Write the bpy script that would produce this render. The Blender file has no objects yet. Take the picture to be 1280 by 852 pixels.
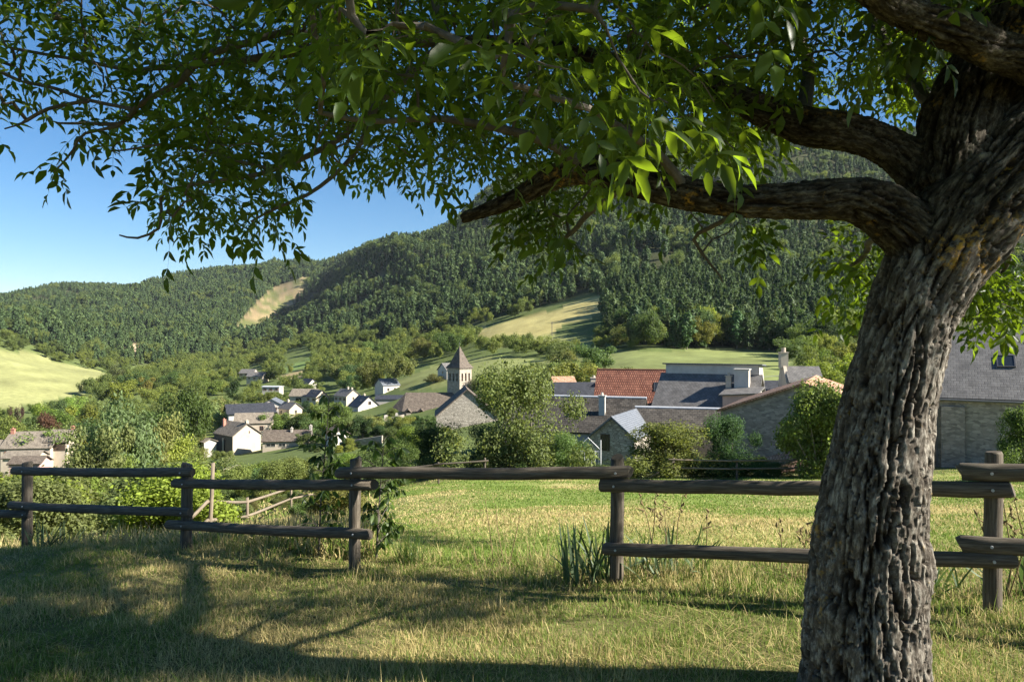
import bpy, math, random
import numpy as np
from mathutils import Vector, kdtree
R = math.radians
random.seed(7)
rng = np.random.default_rng(11)
S = bpy.context.scene
COL = S.collection

# ------------------------------------------------------------------ camera, sky, sun, exposure
F = 889.0            # focal length in pixels of the 1280-wide photograph
EYE = 1.6
cam_d = bpy.data.cameras.new('camera')
cam = bpy.data.objects.new('camera', cam_d)
COL.objects.link(cam)
cam.location = (0, 0, EYE)
cam.rotation_euler = (R(90), 0, 0)
cam_d.sensor_width = 36.0
cam_d.lens = F / 1280 * 36
cam_d.clip_start = 0.05
cam_d.clip_end = 20000
S.camera = cam

SUN_AZ = R(103)       # clockwise from +Y
SUN_EL = R(33)
TO_SUN = Vector((math.sin(SUN_AZ) * math.cos(SUN_EL), math.cos(SUN_AZ) * math.cos(SUN_EL), math.sin(SUN_EL)))
world = bpy.data.worlds.new('World')
S.world = world
world.use_nodes = True
wn = world.node_tree
bg = wn.nodes['Background']
sky = wn.nodes.new('ShaderNodeTexSky')
sky.sky_type = 'NISHITA'
sky.sun_disc = False
sky.sun_elevation = SUN_EL
sky.sun_rotation = SUN_AZ
sky.altitude = 900
sky.air_density = 1.05
sky.dust_density = 0.4
sky.ozone_density = 3.5
hsv = wn.nodes.new('ShaderNodeHueSaturation')
hsv.inputs['Saturation'].default_value = 1.25
wn.links.new(sky.outputs[0], hsv.inputs['Color'])
wn.links.new(hsv.outputs[0], bg.inputs[0])
bg.inputs[1].default_value = 0.05

sun_d = bpy.data.lights.new('sun', 'SUN')
sun_d.energy = 5.0
sun_d.angle = R(0.53)
sun_d.color = (1.0, 0.94, 0.83)
sun = bpy.data.objects.new('sun', sun_d)
COL.objects.link(sun)
sun.rotation_euler = (-TO_SUN).to_track_quat('-Z', 'Y').to_euler()

S.view_settings.view_transform = 'Standard'
S.view_settings.look = 'None'
S.view_settings.gamma = 1
S.view_settings.use_curve_mapping = False
S.view_settings.exposure = 1.6
S.render.engine = 'CYCLES'
S.cycles.use_denoising = True
S.cycles.max_bounces = 8
S.cycles.transparent_max_bounces = 4
S.cycles.volume_bounces = 0
S.cycles.caustics_reflective = False
S.cycles.caustics_refractive = False

# ------------------------------------------------------------------ helpers
def P(px, py, Y):
    return Vector(((px - 640) / F * Y, Y, EYE - (py - 426) / F * Y))

def Xof(px, Y):
    return (px - 640) / F * Y

def Zof(py, Y):
    return EYE - (py - 426) / F * Y

def tag(o, label=None, cat=None, group=None, kind=None):
    if label: o['label'] = label
    if cat: o['category'] = cat
    if group: o['group'] = group
    if kind: o['kind'] = kind
    return o

def empty(name, loc, rz=0.0):
    o = bpy.data.objects.new(name, None)
    o.empty_display_size = 0.3
    COL.objects.link(o)
    o.location = loc
    o.rotation_euler = (0, 0, rz)
    return o

def mesh_np(name, V, faces, mats, attrs=None, smooth=False, mat_idx=None, uv=None):
    """V (n,3); faces list of (m,k) int arrays. attrs {name: (n,) float or (n,3) colour}"""
    me = bpy.data.meshes.new(name)
    V = np.asarray(V, dtype=np.float32)
    me.vertices.add(len(V))
    me.vertices.foreach_set('co', V.ravel())
    faces = [np.asarray(f, dtype=np.int32) for f in faces if len(f)]
    loops = np.concatenate([f.ravel() for f in faces])
    sizes = np.concatenate([np.full(len(f), f.shape[1], dtype=np.int32) for f in faces])
    starts = np.concatenate([[0], np.cumsum(sizes)[:-1]]).astype(np.int32)
    me.loops.add(len(loops))
    me.loops.foreach_set('vertex_index', loops)
    me.polygons.add(len(sizes))
    me.polygons.foreach_set('loop_start', starts)
    me.polygons.foreach_set('loop_total', sizes)
    if smooth:
        me.polygons.foreach_set('use_smooth', np.ones(len(sizes), dtype=bool))
    if mat_idx is not None:
        me.polygons.foreach_set('material_index', np.asarray(mat_idx, dtype=np.int32))
    for m in (mats if isinstance(mats, (list, tuple)) else [mats]):
        me.materials.append(m)
    if attrs:
        for k, a in attrs.items():
            a = np.asarray(a, dtype=np.float32)
            if a.ndim == 1:
                at = me.attributes.new(k, 'FLOAT', 'POINT')
                at.data.foreach_set('value', a)
            else:
                at = me.attributes.new(k, 'FLOAT_COLOR', 'POINT')
                c = np.ones((len(a), 4), dtype=np.float32)
                c[:, :3] = a
                at.data.foreach_set('color', c.ravel())
    me.update(calc_edges=True)
    me.validate()
    return me

def link(name, me, parent=None, loc=None):
    o = bpy.data.objects.new(name, me)
    COL.objects.link(o)
    if parent is not None: o.parent = parent
    if loc is not None: o.location = loc
    return o

class MB:
    """collects boxes, prisms and tubes with uv, builds one mesh"""
    def __init__(s):
        s.v = []; s.f = []; s.uv = []; s.mi = []
    def poly(s, pts, uv=None, mi=0):
        i = len(s.v)
        s.v += [tuple(p) for p in pts]
        s.f.append(list(range(i, i + len(pts))))
        s.uv.append(uv if uv else [(0, 0)] * len(pts))
        s.mi.append(mi)
    def box(s, c, d, rot=None, mi=0):
        cx, cy, cz = c
        hx, hy, hz = d[0] / 2, d[1] / 2, d[2] / 2
        P8 = [Vector((x, y, z)) for z in (-hz, hz) for y in (-hy, hy) for x in (-hx, hx)]
        if rot is not None: P8 = [rot @ p for p in P8]
        P8 = [p + Vector(c) for p in P8]
        for q, (a, b) in (((0, 2, 3, 1), (0, 1)), ((4, 5, 7, 6), (0, 1)), ((0, 1, 5, 4), (0, 2)), ((2, 6, 7, 3), (0, 2)), ((0, 4, 6, 2), (1, 2)), ((1, 3, 7, 5), (1, 2))):
            s.poly([P8[k] for k in q], [(P8[k][a], P8[k][b]) for k in q], mi)
    def tube(s, pts, rad, n=8, cap=True, mi=0):
        pts = [Vector(p) for p in pts]
        rings = []
        ref = Vector((0.3, 0.2, 1)).normalized()
        L = 0
        for i, p in enumerate(pts):
            t = (pts[min(i + 1, len(pts) - 1)] - pts[max(i - 1, 0)]).normalized()
            if abs(t.dot(ref)) > 0.95: ref = Vector((1, 0.1, 0))
            a = t.cross(ref).normalized(); b = t.cross(a)
            r = rad[i] if hasattr(rad, '__len__') else rad
            rings.append([p + (a * math.cos(k * 2 * math.pi / n) + b * math.sin(k * 2 * math.pi / n)) * r for k in range(n)])
        for i in range(len(pts) - 1):
            dl = (pts[i + 1] - pts[i]).length
            for k in range(n):
                k2 = (k + 1) % n
                s.poly([rings[i][k], rings[i][k2], rings[i + 1][k2], rings[i + 1][k]], [(L, k / n), (L, (k + 1) / n), (L + dl, (k + 1) / n), (L + dl, k / n)], mi)
            L += dl
        if cap:
            s.poly(rings[0][::-1], None, mi); s.poly(rings[-1], None, mi)
    def build(s, name, mats, parent=None, loc=None, smooth=False, weld=False):
        me = bpy.data.meshes.new(name)
        me.from_pydata(s.v, [], s.f)
        u = me.uv_layers.new(name='UVMap')
        flat = [c for f in s.uv for uvp in f for c in uvp]
        u.data.foreach_set('uv', flat)
        for m in (mats if isinstance(mats, (list, tuple)) else [mats]): me.materials.append(m)
        me.polygons.foreach_set('material_index', s.mi)
        if smooth: me.polygons.foreach_set('use_smooth', [True] * len(me.polygons))
        if weld:
            import bmesh
            bm = bmesh.new(); bm.from_mesh(me)
            bmesh.ops.remove_doubles(bm, verts=bm.verts, dist=1e-4)
            bmesh.ops.recalc_face_normals(bm, faces=bm.faces)
            bm.to_mesh(me); bm.free()
        me.update()
        return link(name, me, parent, loc)

def _h(ix, iy, iz, seed):
    n = (ix * 374761393 + iy * 668265263 + iz * 2147483647 + seed * 974634777) & 0xFFFFFFFF
    n = ((n ^ (n >> 13)) * 1274126177) & 0xFFFFFFFF
    n = ((n ^ (n >> 16)) * 2246822519) & 0xFFFFFFFF
    return ((n ^ (n >> 15)) & 0xFFFFFF) / float(0xFFFFFF) * 2 - 1

def vnoise(p, seed=0):
    p = np.asarray(p, dtype=np.float64)
    i = np.floor(p).astype(np.int64)
    f = p - i
    f = f * f * f * (f * (f * 6 - 15) + 10)
    out = 0
    for dz in (0, 1):
        wz = f[:, 2] if dz else 1 - f[:, 2]
        for dy in (0, 1):
            wy = f[:, 1] if dy else 1 - f[:, 1]
            for dx in (0, 1):
                wx = f[:, 0] if dx else 1 - f[:, 0]
                out = out + wx * wy * wz * _h(i[:, 0] + dx, i[:, 1] + dy, i[:, 2] + dz, seed)
    return out

def fbm(p, octaves=4, seed=0, gain=0.5, lac=2.03):
    p = np.asarray(p, dtype=np.float64)
    a, s = 1.0, 0.0
    for k in range(octaves):
        s = s + a * vnoise(p * (lac ** k) + 17.3 * k, seed + k)
        a *= gain
    return s

def xyz(x, y, z=0.0):
    x = np.asarray(x, float)
    return np.stack([x, np.asarray(y, float) + 0 * x, z + 0 * x], 1)

def sstep(a, b, x):
    t = np.clip((x - a) / (b - a), 0, 1)
    return t * t * (3 - 2 * t)

# ------------------------------------------------------------------ materials
def new_mat(name):
    m = bpy.data.materials.new(name)
    m.use_nodes = True
    return m, m.node_tree.nodes, m.node_tree.links, m.node_tree.nodes['Principled BSDF']

def ramp(n, stops):
    r = n.new('ShaderNodeValToRGB')
    e = r.color_ramp.elements
    while len(e) < len(stops): e.new(0.5)
    for q, (p, c) in zip(e, stops):
        q.position = p
        q.color = (*c, 1)
    return r

def mat_noise(name, c1, c2, scale=4, rough=0.9, bump=0.2, bdist=0.02, stretch=(1, 1, 1), coord='Object', c3=None, detail=6, spec=0.3):
    m, n, l, b = new_mat(name)
    tc = n.new('ShaderNodeTexCoord'); mp = n.new('ShaderNodeMapping')
    mp.inputs['Scale'].default_value = stretch
    l.new(tc.outputs[coord], mp.inputs[0])
    t = n.new('ShaderNodeTexNoise'); t.inputs['Scale'].default_value = scale; t.inputs['Detail'].default_value = detail
    t.inputs['Roughness'].default_value = 0.65
    l.new(mp.outputs[0], t.inputs[0])
    r = ramp(n, [(0.3, c1), (0.7, c2)] if c3 is None else [(0.3, c1), (0.52, c2), (0.72, c3)])
    l.new(t.outputs[0], r.inputs[0]); l.new(r.outputs[0], b.inputs['Base Color'])
    b.inputs['Roughness'].default_value = rough
    b.inputs['Specular IOR Level'].default_value = spec
    if bump:
        bp = n.new('ShaderNodeBump'); bp.inputs['Strength'].default_value = bump; bp.inputs['Distance'].default_value = bdist
        l.new(t.outputs[0], bp.inputs['Height']); l.new(bp.outputs[0], b.inputs['Normal'])
    return m

def mat_stone(name, c1, c2, mortar, scale=2.6, flat=1.9, bump=0.5):
    """rubble masonry: stretched voronoi cells on object coordinates"""
    m, n, l, b = new_mat(name)
    tc = n.new('ShaderNodeTexCoord'); mp = n.new('ShaderNodeMapping')
    mp.inputs['Scale'].default_value = (scale, scale, scale * flat)
    l.new(tc.outputs['Object'], mp.inputs[0])
    wn_ = n.new('ShaderNodeTexNoise'); wn_.inputs['Scale'].default_value = 1.2
    l.new(mp.outputs[0], wn_.inputs[0])
    ad = n.new('ShaderNodeMixRGB'); ad.blend_type = 'ADD'; ad.inputs[0].default_value = 0.35
    l.new(mp.outputs[0], ad.inputs[1]); l.new(wn_.outputs['Color'], ad.inputs[2])
    v = n.new('ShaderNodeTexVoronoi'); v.inputs['Scale'].default_value = 1.0
    e = n.new('ShaderNodeTexVoronoi'); e.feature = 'DISTANCE_TO_EDGE'; e.inputs['Scale'].default_value = 1.0
    l.new(ad.outputs[0], v.inputs['Vector']); l.new(ad.outputs[0], e.inputs['Vector'])
    sp = n.new('ShaderNodeSeparateColor'); l.new(v.outputs['Color'], sp.inputs[0])
    r = ramp(n, [(0.0, c1), (1.0, c2)]); l.new(sp.outputs[0], r.inputs[0])
    er = ramp(n, [(0.0, (0, 0, 0)), (0.09, (1, 1, 1))]); l.new(e.outputs['Distance'], er.inputs[0])
    mx = n.new('ShaderNodeMixRGB'); mx.inputs[1].default_value = (*mortar, 1)
    l.new(er.outputs[0], mx.inputs[0]); l.new(r.outputs[0], mx.inputs[2])
    l.new(mx.outputs[0], b.inputs['Base Color'])
    b.inputs['Roughness'].default_value = 0.95; b.inputs['Specular IOR Level'].default_value = 0.15
    bp = n.new('ShaderNodeBump'); bp.inputs['Strength'].default_value = bump; bp.inputs['Distance'].default_value = 0.05
    l.new(er.outputs[0], bp.inputs['Height']); l.new(bp.outputs[0], b.inputs['Normal'])
    return m

def mat_tiles(name, c1, c2, w=0.3, h=0.25, rough=0.8, bump=0.6, bdist=0.03, mortar=0.35, stain=(0.6, 0.6, 0.6), spec=0.3, msize=0.02):
    m, n, l, b = new_mat(name)
    tc = n.new('ShaderNodeTexCoord')
    br = n.new('ShaderNodeTexBrick')
    br.inputs['Scale'].default_value = 1.0
    br.inputs['Brick Width'].default_value = w; br.inputs['Row Height'].default_value = h
    br.inputs['Mortar Size'].default_value = msize; br.inputs['Mortar Smooth'].default_value = 0.4
    br.inputs['Color1'].default_value = (*c1, 1); br.inputs['Color2'].default_value = (*c2, 1)
    br.inputs['Mortar'].default_value = (*[x * mortar for x in c1], 1)
    l.new(tc.outputs['UV'], br.inputs[0])
    ns = n.new('ShaderNodeTexNoise'); ns.inputs['Scale'].default_value = 1.1; ns.inputs['Detail'].default_value = 8; ns.inputs['Roughness'].default_value = 0.7
    l.new(tc.outputs['UV'], ns.inputs[0])
    rr = ramp(n, [(0.35, stain), (0.62, (1, 1, 1))]); l.new(ns.outputs[0], rr.inputs[0])
    mx = n.new('ShaderNodeMixRGB'); mx.blend_type = 'MULTIPLY'; mx.inputs[0].default_value = 1
    l.new(br.outputs[0], mx.inputs[1]); l.new(rr.outputs[0], mx.inputs[2])
    l.new(mx.outputs[0], b.inputs['Base Color'])
    b.inputs['Roughness'].default_value = rough; b.inputs['Specular IOR Level'].default_value = spec
    # each course slopes: saw tooth in v
    sx = n.new('ShaderNodeSeparateXYZ'); l.new(tc.outputs['UV'], sx.inputs[0])
    dv = n.new('ShaderNodeMath'); dv.operation = 'DIVIDE'; dv.inputs[1].default_value = h; l.new(sx.outputs[1], dv.inputs[0])
    fr = n.new('ShaderNodeMath'); fr.operation = 'FRACT'; l.new(dv.outputs[0], fr.inputs[0])
    sb = n.new('ShaderNodeMath'); sb.operation = 'SUBTRACT'; l.new(fr.outputs[0], sb.inputs[0]); l.new(br.outputs['Fac'], sb.inputs[1])
    ad = n.new('ShaderNodeMath'); ad.operation = 'ADD'; l.new(sb.outputs[0], ad.inputs[0]); l.new(ns.outputs[0], ad.inputs[1])
    bp = n.new('ShaderNodeBump'); bp.inputs['Strength'].default_value = bump; bp.inputs['Distance'].default_value = bdist
    l.new(ad.outputs[0], bp.inputs['Height']); l.new(bp.outputs[0], b.inputs['Normal'])
    return m

def mat_leaf(name, col, trans, tmix=0.35, rough=0.45, use_obj=False, var=0.5, spec=0.35):
    """col = reflected, trans = transmitted leaf colour; per-vertex attribute rnd varies it"""
    m, n, l, b = new_mat(name)
    out = n['Material Output']
    at = n.new('ShaderNodeAttribute'); at.attribute_name = 'rnd'
    mr = n.new('ShaderNodeMapRange'); mr.inputs['To Min'].default_value = 1 - var; mr.inputs['To Max'].default_value = 1 + var
    l.new(at.outputs['Fac'], mr.inputs[0])
    def colnode(c):
        mx = n.new('ShaderNodeMixRGB'); mx.blend_type = 'MULTIPLY'; mx.inputs[0].default_value = 1
        if use_obj:
            oi = n.new('ShaderNodeObjectInfo')
            m2 = n.new('ShaderNodeMixRGB'); m2.blend_type = 'MULTIPLY'; m2.inputs[0].default_value = 1
            m2.inputs[1].default_value = (*c, 1); l.new(oi.outputs['Color'], m2.inputs[2])
            rr = ramp(n, [(0.0, (0.70, 0.74, 0.75)), (0.5, (1.0, 1.0, 0.95)), (1.0, (1.35, 1.22, 1.05))])
            l.new(oi.outputs['Random'], rr.inputs[0])
            m3 = n.new('ShaderNodeMixRGB'); m3.blend_type = 'MULTIPLY'; m3.inputs[0].default_value = 1
            l.new(m2.outputs[0], m3.inputs[1]); l.new(rr.outputs[0], m3.inputs[2])
            l.new(m3.outputs[0], mx.inputs[1])
        else:
            mx.inputs[1].default_value = (*c, 1)
        l.new(mr.outputs[0], mx.inputs[2])
        return mx
    c = colnode(col); t = colnode(trans)
    l.new(c.outputs[0], b.inputs['Base Color'])
    b.inputs['Roughness'].default_value = rough; b.inputs['Specular IOR Level'].default_value = spec
    tr = n.new('ShaderNodeBsdfTranslucent'); l.new(t.outputs[0], tr.inputs[0])
    ms = n.new('ShaderNodeMixShader'); ms.inputs[0].default_value = tmix
    l.new(b.outputs[0], ms.inputs[1]); l.new(tr.outputs[0], ms.inputs[2])
    l.new(ms.outputs[0], out.inputs[0])
    return m

def mat_attr(name, attr='col', scale=0.5, rough=1.0, var=(0.75, 1.2), bump=0.3, bdist=0.1, fine=30):
    m, n, l, b = new_mat(name)
    at = n.new('ShaderNodeAttribute'); at.attribute_name = attr
    tc = n.new('ShaderNodeTexCoord')
    t = n.new('ShaderNodeTexNoise'); t.inputs['Scale'].default_value = scale; t.inputs['Detail'].default_value = 10; t.inputs['Roughness'].default_value = 0.7
    l.new(tc.outputs['Object'], t.inputs[0])
    mr = n.new('ShaderNodeMapRange'); mr.inputs['From Min'].default_value = 0.3; mr.inputs['From Max'].default_value = 0.7
    mr.inputs['To Min'].default_value = var[0]; mr.inputs['To Max'].default_value = var[1]
    l.new(t.outputs[0], mr.inputs[0])
    mx = n.new('ShaderNodeMixRGB'); mx.blend_type = 'MULTIPLY'; mx.inputs[0].default_value = 1
    l.new(at.outputs['Color'], mx.inputs[1]); l.new(mr.outputs[0], mx.inputs[2])
    l.new(mx.outputs[0], b.inputs['Base Color'])
    b.inputs['Roughness'].default_value = rough; b.inputs['Specular IOR Level'].default_value = 0.1
    if bump:
        bp = n.new('ShaderNodeBump'); bp.inputs['Strength'].default_value = bump; bp.inputs['Distance'].default_value = bdist
        l.new(t.outputs[0], bp.inputs['Height']); l.new(bp.outputs[0], b.inputs['Normal'])
    return m

M = {}
M['ground'] = mat_attr('ground_soil', scale=0.35)
M['white'] = mat_noise('white_render', (0.46, 0.415, 0.36), (0.62, 0.575, 0.51), 0.8, bump=0.1)
M['cream'] = mat_noise('cream_render', (0.41, 0.34, 0.26), (0.54, 0.465, 0.37), 0.8, bump=0.1)
M['pink'] = mat_noise('pink_render', (0.42, 0.28, 0.25), (0.52, 0.36, 0.32), 1.2, bump=0.1)
M['grey_wall'] = mat_noise('grey_render', (0.36, 0.33, 0.30), (0.46, 0.43, 0.39), 1.2, bump=0.1)
M['stone'] = mat_stone('rubble_stone', (0.19, 0.17, 0.145), (0.40, 0.355, 0.30), (0.26, 0.23, 0.20), scale=3.2, flat=2.2, bump=0.25)
M['stone_pale'] = mat_stone('pale_limestone', (0.29, 0.25, 0.20), (0.44, 0.385, 0.31), (0.29, 0.25, 0.20), scale=1.6)
M['stone_wall'] = mat_stone('dry_stone', (0.28, 0.25, 0.21), (0.50, 0.45, 0.38), (0.14, 0.12, 0.10), scale=2.6, flat=2.2, bump=0.3)
M['slate'] = mat_tiles('grey_slate', (0.150, 0.141, 0.134), (0.20, 0.188, 0.176), 0.34, 0.24, rough=0.65, bump=0.35, mortar=0.6)
M['slate_brown'] = mat_tiles('brown_slate', (0.125, 0.098, 0.078), (0.19, 0.155, 0.122), 0.36, 0.26, rough=0.8)
M['slate_dark'] = mat_tiles('dark_slate', (0.040, 0.043, 0.052), (0.065, 0.068, 0.08), 0.3, 0.2, rough=0.5)
M['slate_blue'] = mat_tiles('blue_slate', (0.15, 0.165, 0.19), (0.19, 0.205, 0.23), 0.3, 0.2, rough=0.45, stain=(0.85, 0.85, 0.85))
M['lauze'] = mat_tiles('rough_lauze', (0.066, 0.058, 0.050), (0.125, 0.11, 0.093), 0.42, 0.3, rough=0.9, bump=1.0, bdist=0.06)
M['tan_tile'] = mat_tiles('tan_tile', (0.22, 0.185, 0.145), (0.30, 0.255, 0.20), 0.3, 0.3, rough=0.9)
M['red_tile'] = mat_tiles('red_clay_tile', (0.25, 0.095, 0.06), (0.35, 0.15, 0.095), 0.26, 0.46, rough=0.85, bump=1.0, bdist=0.10, mortar=0.3, stain=(0.6, 0.55, 0.55), msize=0.045)
M['orange_tile'] = mat_tiles('orange_canal_tile', (0.50, 0.27, 0.17), (0.62, 0.40, 0.28), 0.2, 0.45, rough=0.9, bump=1.0, bdist=0.08, stain=(0.6, 0.55, 0.5))
M['zinc'] = mat_noise('zinc_sheet', (0.42, 0.43, 0.45), (0.55, 0.56, 0.58), 2, rough=0.45, bump=0.05)
M['brick'] = mat_noise('red_brick', (0.36, 0.15, 0.11), (0.46, 0.22, 0.16), 8, bump=0.2)
M['weathered_wood'] = mat_noise('weathered_boards', (0.085, 0.078, 0.072), (0.16, 0.145, 0.13), 3, stretch=(6, 6, 0.4), bump=0.5)
M['dark_wood'] = mat_noise('dark_wood', (0.05, 0.035, 0.025), (0.10, 0.07, 0.05), 4, stretch=(5, 5, 0.5), bump=0.3)
M['metal'] = mat_noise('painted_metal', (0.10, 0.10, 0.10), (0.14, 0.14, 0.14), 5, rough=0.5, bump=0)
M['window'], _n, _l, _b = new_mat('window_glass')
_b.inputs['Base Color'].default_value = (0.02, 0.025, 0.03, 1); _b.inputs['Roughness'].default_value = 0.08
M['frame'] = mat_noise('window_frame', (0.30, 0.24, 0.19), (0.38, 0.30, 0.24), 3, bump=0)
M['frame_dark'] = mat_noise('dark_frame', (0.05, 0.05, 0.055), (0.08, 0.08, 0.085), 3, rough=0.4, bump=0)
M['shutter'] = mat_noise('brown_shutter', (0.20, 0.11, 0.07), (0.28, 0.16, 0.10), 3, bump=0)
M['blue_paint'] = mat_noise('blue_paint', (0.10, 0.26, 0.50), (0.13, 0.31, 0.56), 3, bump=0)
M['tree_bark'] = mat_noise('small_tree_bark', (0.12, 0.10, 0.08), (0.26, 0.23, 0.19), 6, stretch=(4, 4, 1), bump=0.4)
M['pale_bark'] = mat_noise('pale_bark', (0.30, 0.26, 0.20), (0.48, 0.43, 0.35), 6, stretch=(4, 4, 1), bump=0.4)

# ------------------------------------------------------------------ terrain
# every column: ground profile along one bearing, as (distance, picture row of the ground)
PROF = {
 -300: [(9, 690), (16, 700), (28, 715), (60, 690), (157, 585), (250, 540), (340, 500), (480, 415), (700, 410), (1200, 395), (1750, 385), (2500, 395), (4500, 405)],
 0:    [(9, 690), (16, 690), (28, 715), (50, 700), (90, 640), (157, 582), (250, 540), (345, 508), (480, 442), (560, 440), (680, 424), (900, 408), (1200, 394), (1600, 380), (1750, 377), (2500, 392), (4500, 405)],
 100:  [(9, 690), (16, 688), (28, 708), (50, 700), (90, 645), (157, 586), (250, 543), (350, 512), (400, 494), (520, 455), (600, 447), (700, 434), (900, 414), (1200, 392), (1600, 364), (1750, 357), (2500, 372), (4500, 398)],
 200:  [(9, 690), (16, 684), (28, 705), (50, 695), (90, 645), (160, 580), (250, 540), (350, 506), (450, 486), (600, 465), (700, 452), (900, 436), (1200, 402), (1600, 358), (1800, 349), (2500, 364), (4500, 395)],
 300:  [(9, 685), (16, 676), (20, 667), (28, 656), (50, 632), (90, 604), (170, 568), (250, 535), (400, 495), (600, 467), (800, 448), (950, 438), (1100, 420), (1300, 388), (1600, 357), (1800, 342), (2500, 358), (4500, 390)],
 350:  [(9, 685), (16, 670), (28, 653), (36, 640), (50, 622), (90, 597), (165, 562), (250, 530), (320, 503), (450, 477), (600, 458), (750, 445), (830, 436), (950, 414), (1030, 426), (1200, 416), (1300, 405), (1450, 382), (1600, 356), (1770, 332), (2500, 350), (4500, 390)],
 400:  [(9, 680), (16, 664), (28, 646), (43, 625), (60, 608), (90, 588), (165, 553), (210, 530), (310, 500), (450, 470), (580, 450), (680, 437), (830, 405), (980, 372), (1080, 386), (1250, 396), (1400, 386), (1600, 352), (1760, 322), (2500, 345), (4500, 390)],
 460:  [(9, 680), (16, 660), (28, 634), (50, 606), (90, 576), (150, 553), (210, 527), (260, 508), (350, 482), (460, 460), (570, 444), (650, 428), (800, 388), (1000, 350), (1200, 328), (1400, 310), (2500, 345), (4500, 390)],
 500:  [(9, 680), (16, 655), (28, 622), (45, 604), (80, 575), (130, 552), (210, 521), (260, 492), (320, 474), (400, 456), (480, 444), (600, 415), (800, 365), (1000, 325), (1230, 290), (1500, 312), (2500, 345), (4500, 390)],
 560:  [(9, 675), (16, 645), (28, 612), (42, 600), (70, 572), (120, 540), (210, 508), (250, 482), (300, 464), (380, 447), (470, 436), (560, 412), (800, 350), (1000, 302), (1230, 266), (1500, 285), (2500, 335), (4500, 390)],
 600:  [(9, 675), (16, 642), (28, 611), (40, 600), (70, 570), (110, 538), (200, 500), (250, 473), (310, 452), (370, 434), (430, 418), (500, 405), (600, 385), (800, 335), (1000, 285), (1240, 242), (1500, 258), (2500, 325), (4500, 390)],
 700:  [(9, 672), (16, 640), (28, 611), (40, 600), (62, 580), (100, 535), (150, 502), (220, 468), (300, 445), (360, 418), (430, 392), (480, 380), (540, 370), (650, 345), (800, 310), (1000, 255), (1250, 205), (1500, 225), (2500, 310), (4500, 385)],
 800:  [(9, 670), (16, 640), (28, 611), (40, 599), (62, 580), (100, 528), (150, 486), (200, 458), (240, 442), (300, 422), (400, 385), (500, 352), (650, 310), (800, 270), (1000, 220), (1200, 180), (1500, 200), (2500, 300), (4500, 380)],
 900:  [(9, 668), (16, 640), (28, 611), (40, 599), (62, 575), (100, 520), (150, 480), (200, 457), (250, 441), (300, 424), (400, 385), (500, 348), (650, 300), (800, 255), (1000, 205), (1150, 172), (1500, 190), (2500, 290), (4500, 380)],
 1000: [(9, 665), (16, 640), (28, 610), (40, 598), (62, 570), (100, 515), (150, 478), (200, 455), (250, 441), (300, 424), (400, 385), (500, 345), (650, 300), (800, 250), (1000, 200), (1150, 165), (1500, 190), (2500, 290), (4500, 380)],
 1100: [(9, 660), (16, 640), (28, 610), (40, 597), (62, 565), (100, 510), (150, 475), (200, 450), (300, 420), (400, 385), (500, 345), (650, 300), (800, 255), (1000, 205), (1150, 170), (1500, 190), (2500, 290), (4500, 380)],
 1280: [(9, 655), (16, 630), (28, 605), (40, 592), (62, 560), (100, 505), (150, 470), (200, 445), (300, 415), (500, 350), (800, 270), (1100, 200), (1500, 210), (2500, 290), (4500, 380)],
 1600: [(9, 640), (16, 610), (28, 585), (40, 570), (62, 545), (100, 495), (150, 465), (300, 425), (500, 380), (800, 330), (1100, 290), (1500, 280), (2500, 310), (4500, 380)],
}
_cols = sorted(PROF)
_lY = np.linspace(math.log(9), math.log(4500), 320)
_tab = []
for c in _cols:
    a = np.array(PROF[c], float)
    z = -(a[:, 1] - 426) / F * a[:, 0]
    _tab.append(np.interp(_lY, np.log(a[:, 0]), z))
_tab = np.array(_tab)
_pxs = np.arange(-300, 1601, 10.0)
_T = np.stack([np.interp(_pxs, _cols, _tab[:, k]) for k in range(_tab.shape[1])], 0)   # [k, px]
def _gs(a, sig, axis):
    k = np.arange(-int(3 * sig), int(3 * sig) + 1)
    w = np.exp(-k ** 2 / (2 * sig ** 2)); w /= w.sum()
    pad = [(0, 0), (0, 0)]; pad[axis] = (len(k) // 2, len(k) // 2)
    return np.apply_along_axis(lambda v: np.convolve(v, w, 'valid'), axis, np.pad(a, pad, mode='edge'))
_T = _gs(_gs(_T, 3.0, 0), 2.0, 1)
_plane = lambda x, y: -1.6 + 0.033 * x - 0.116 * y
CELL = 0

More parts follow.
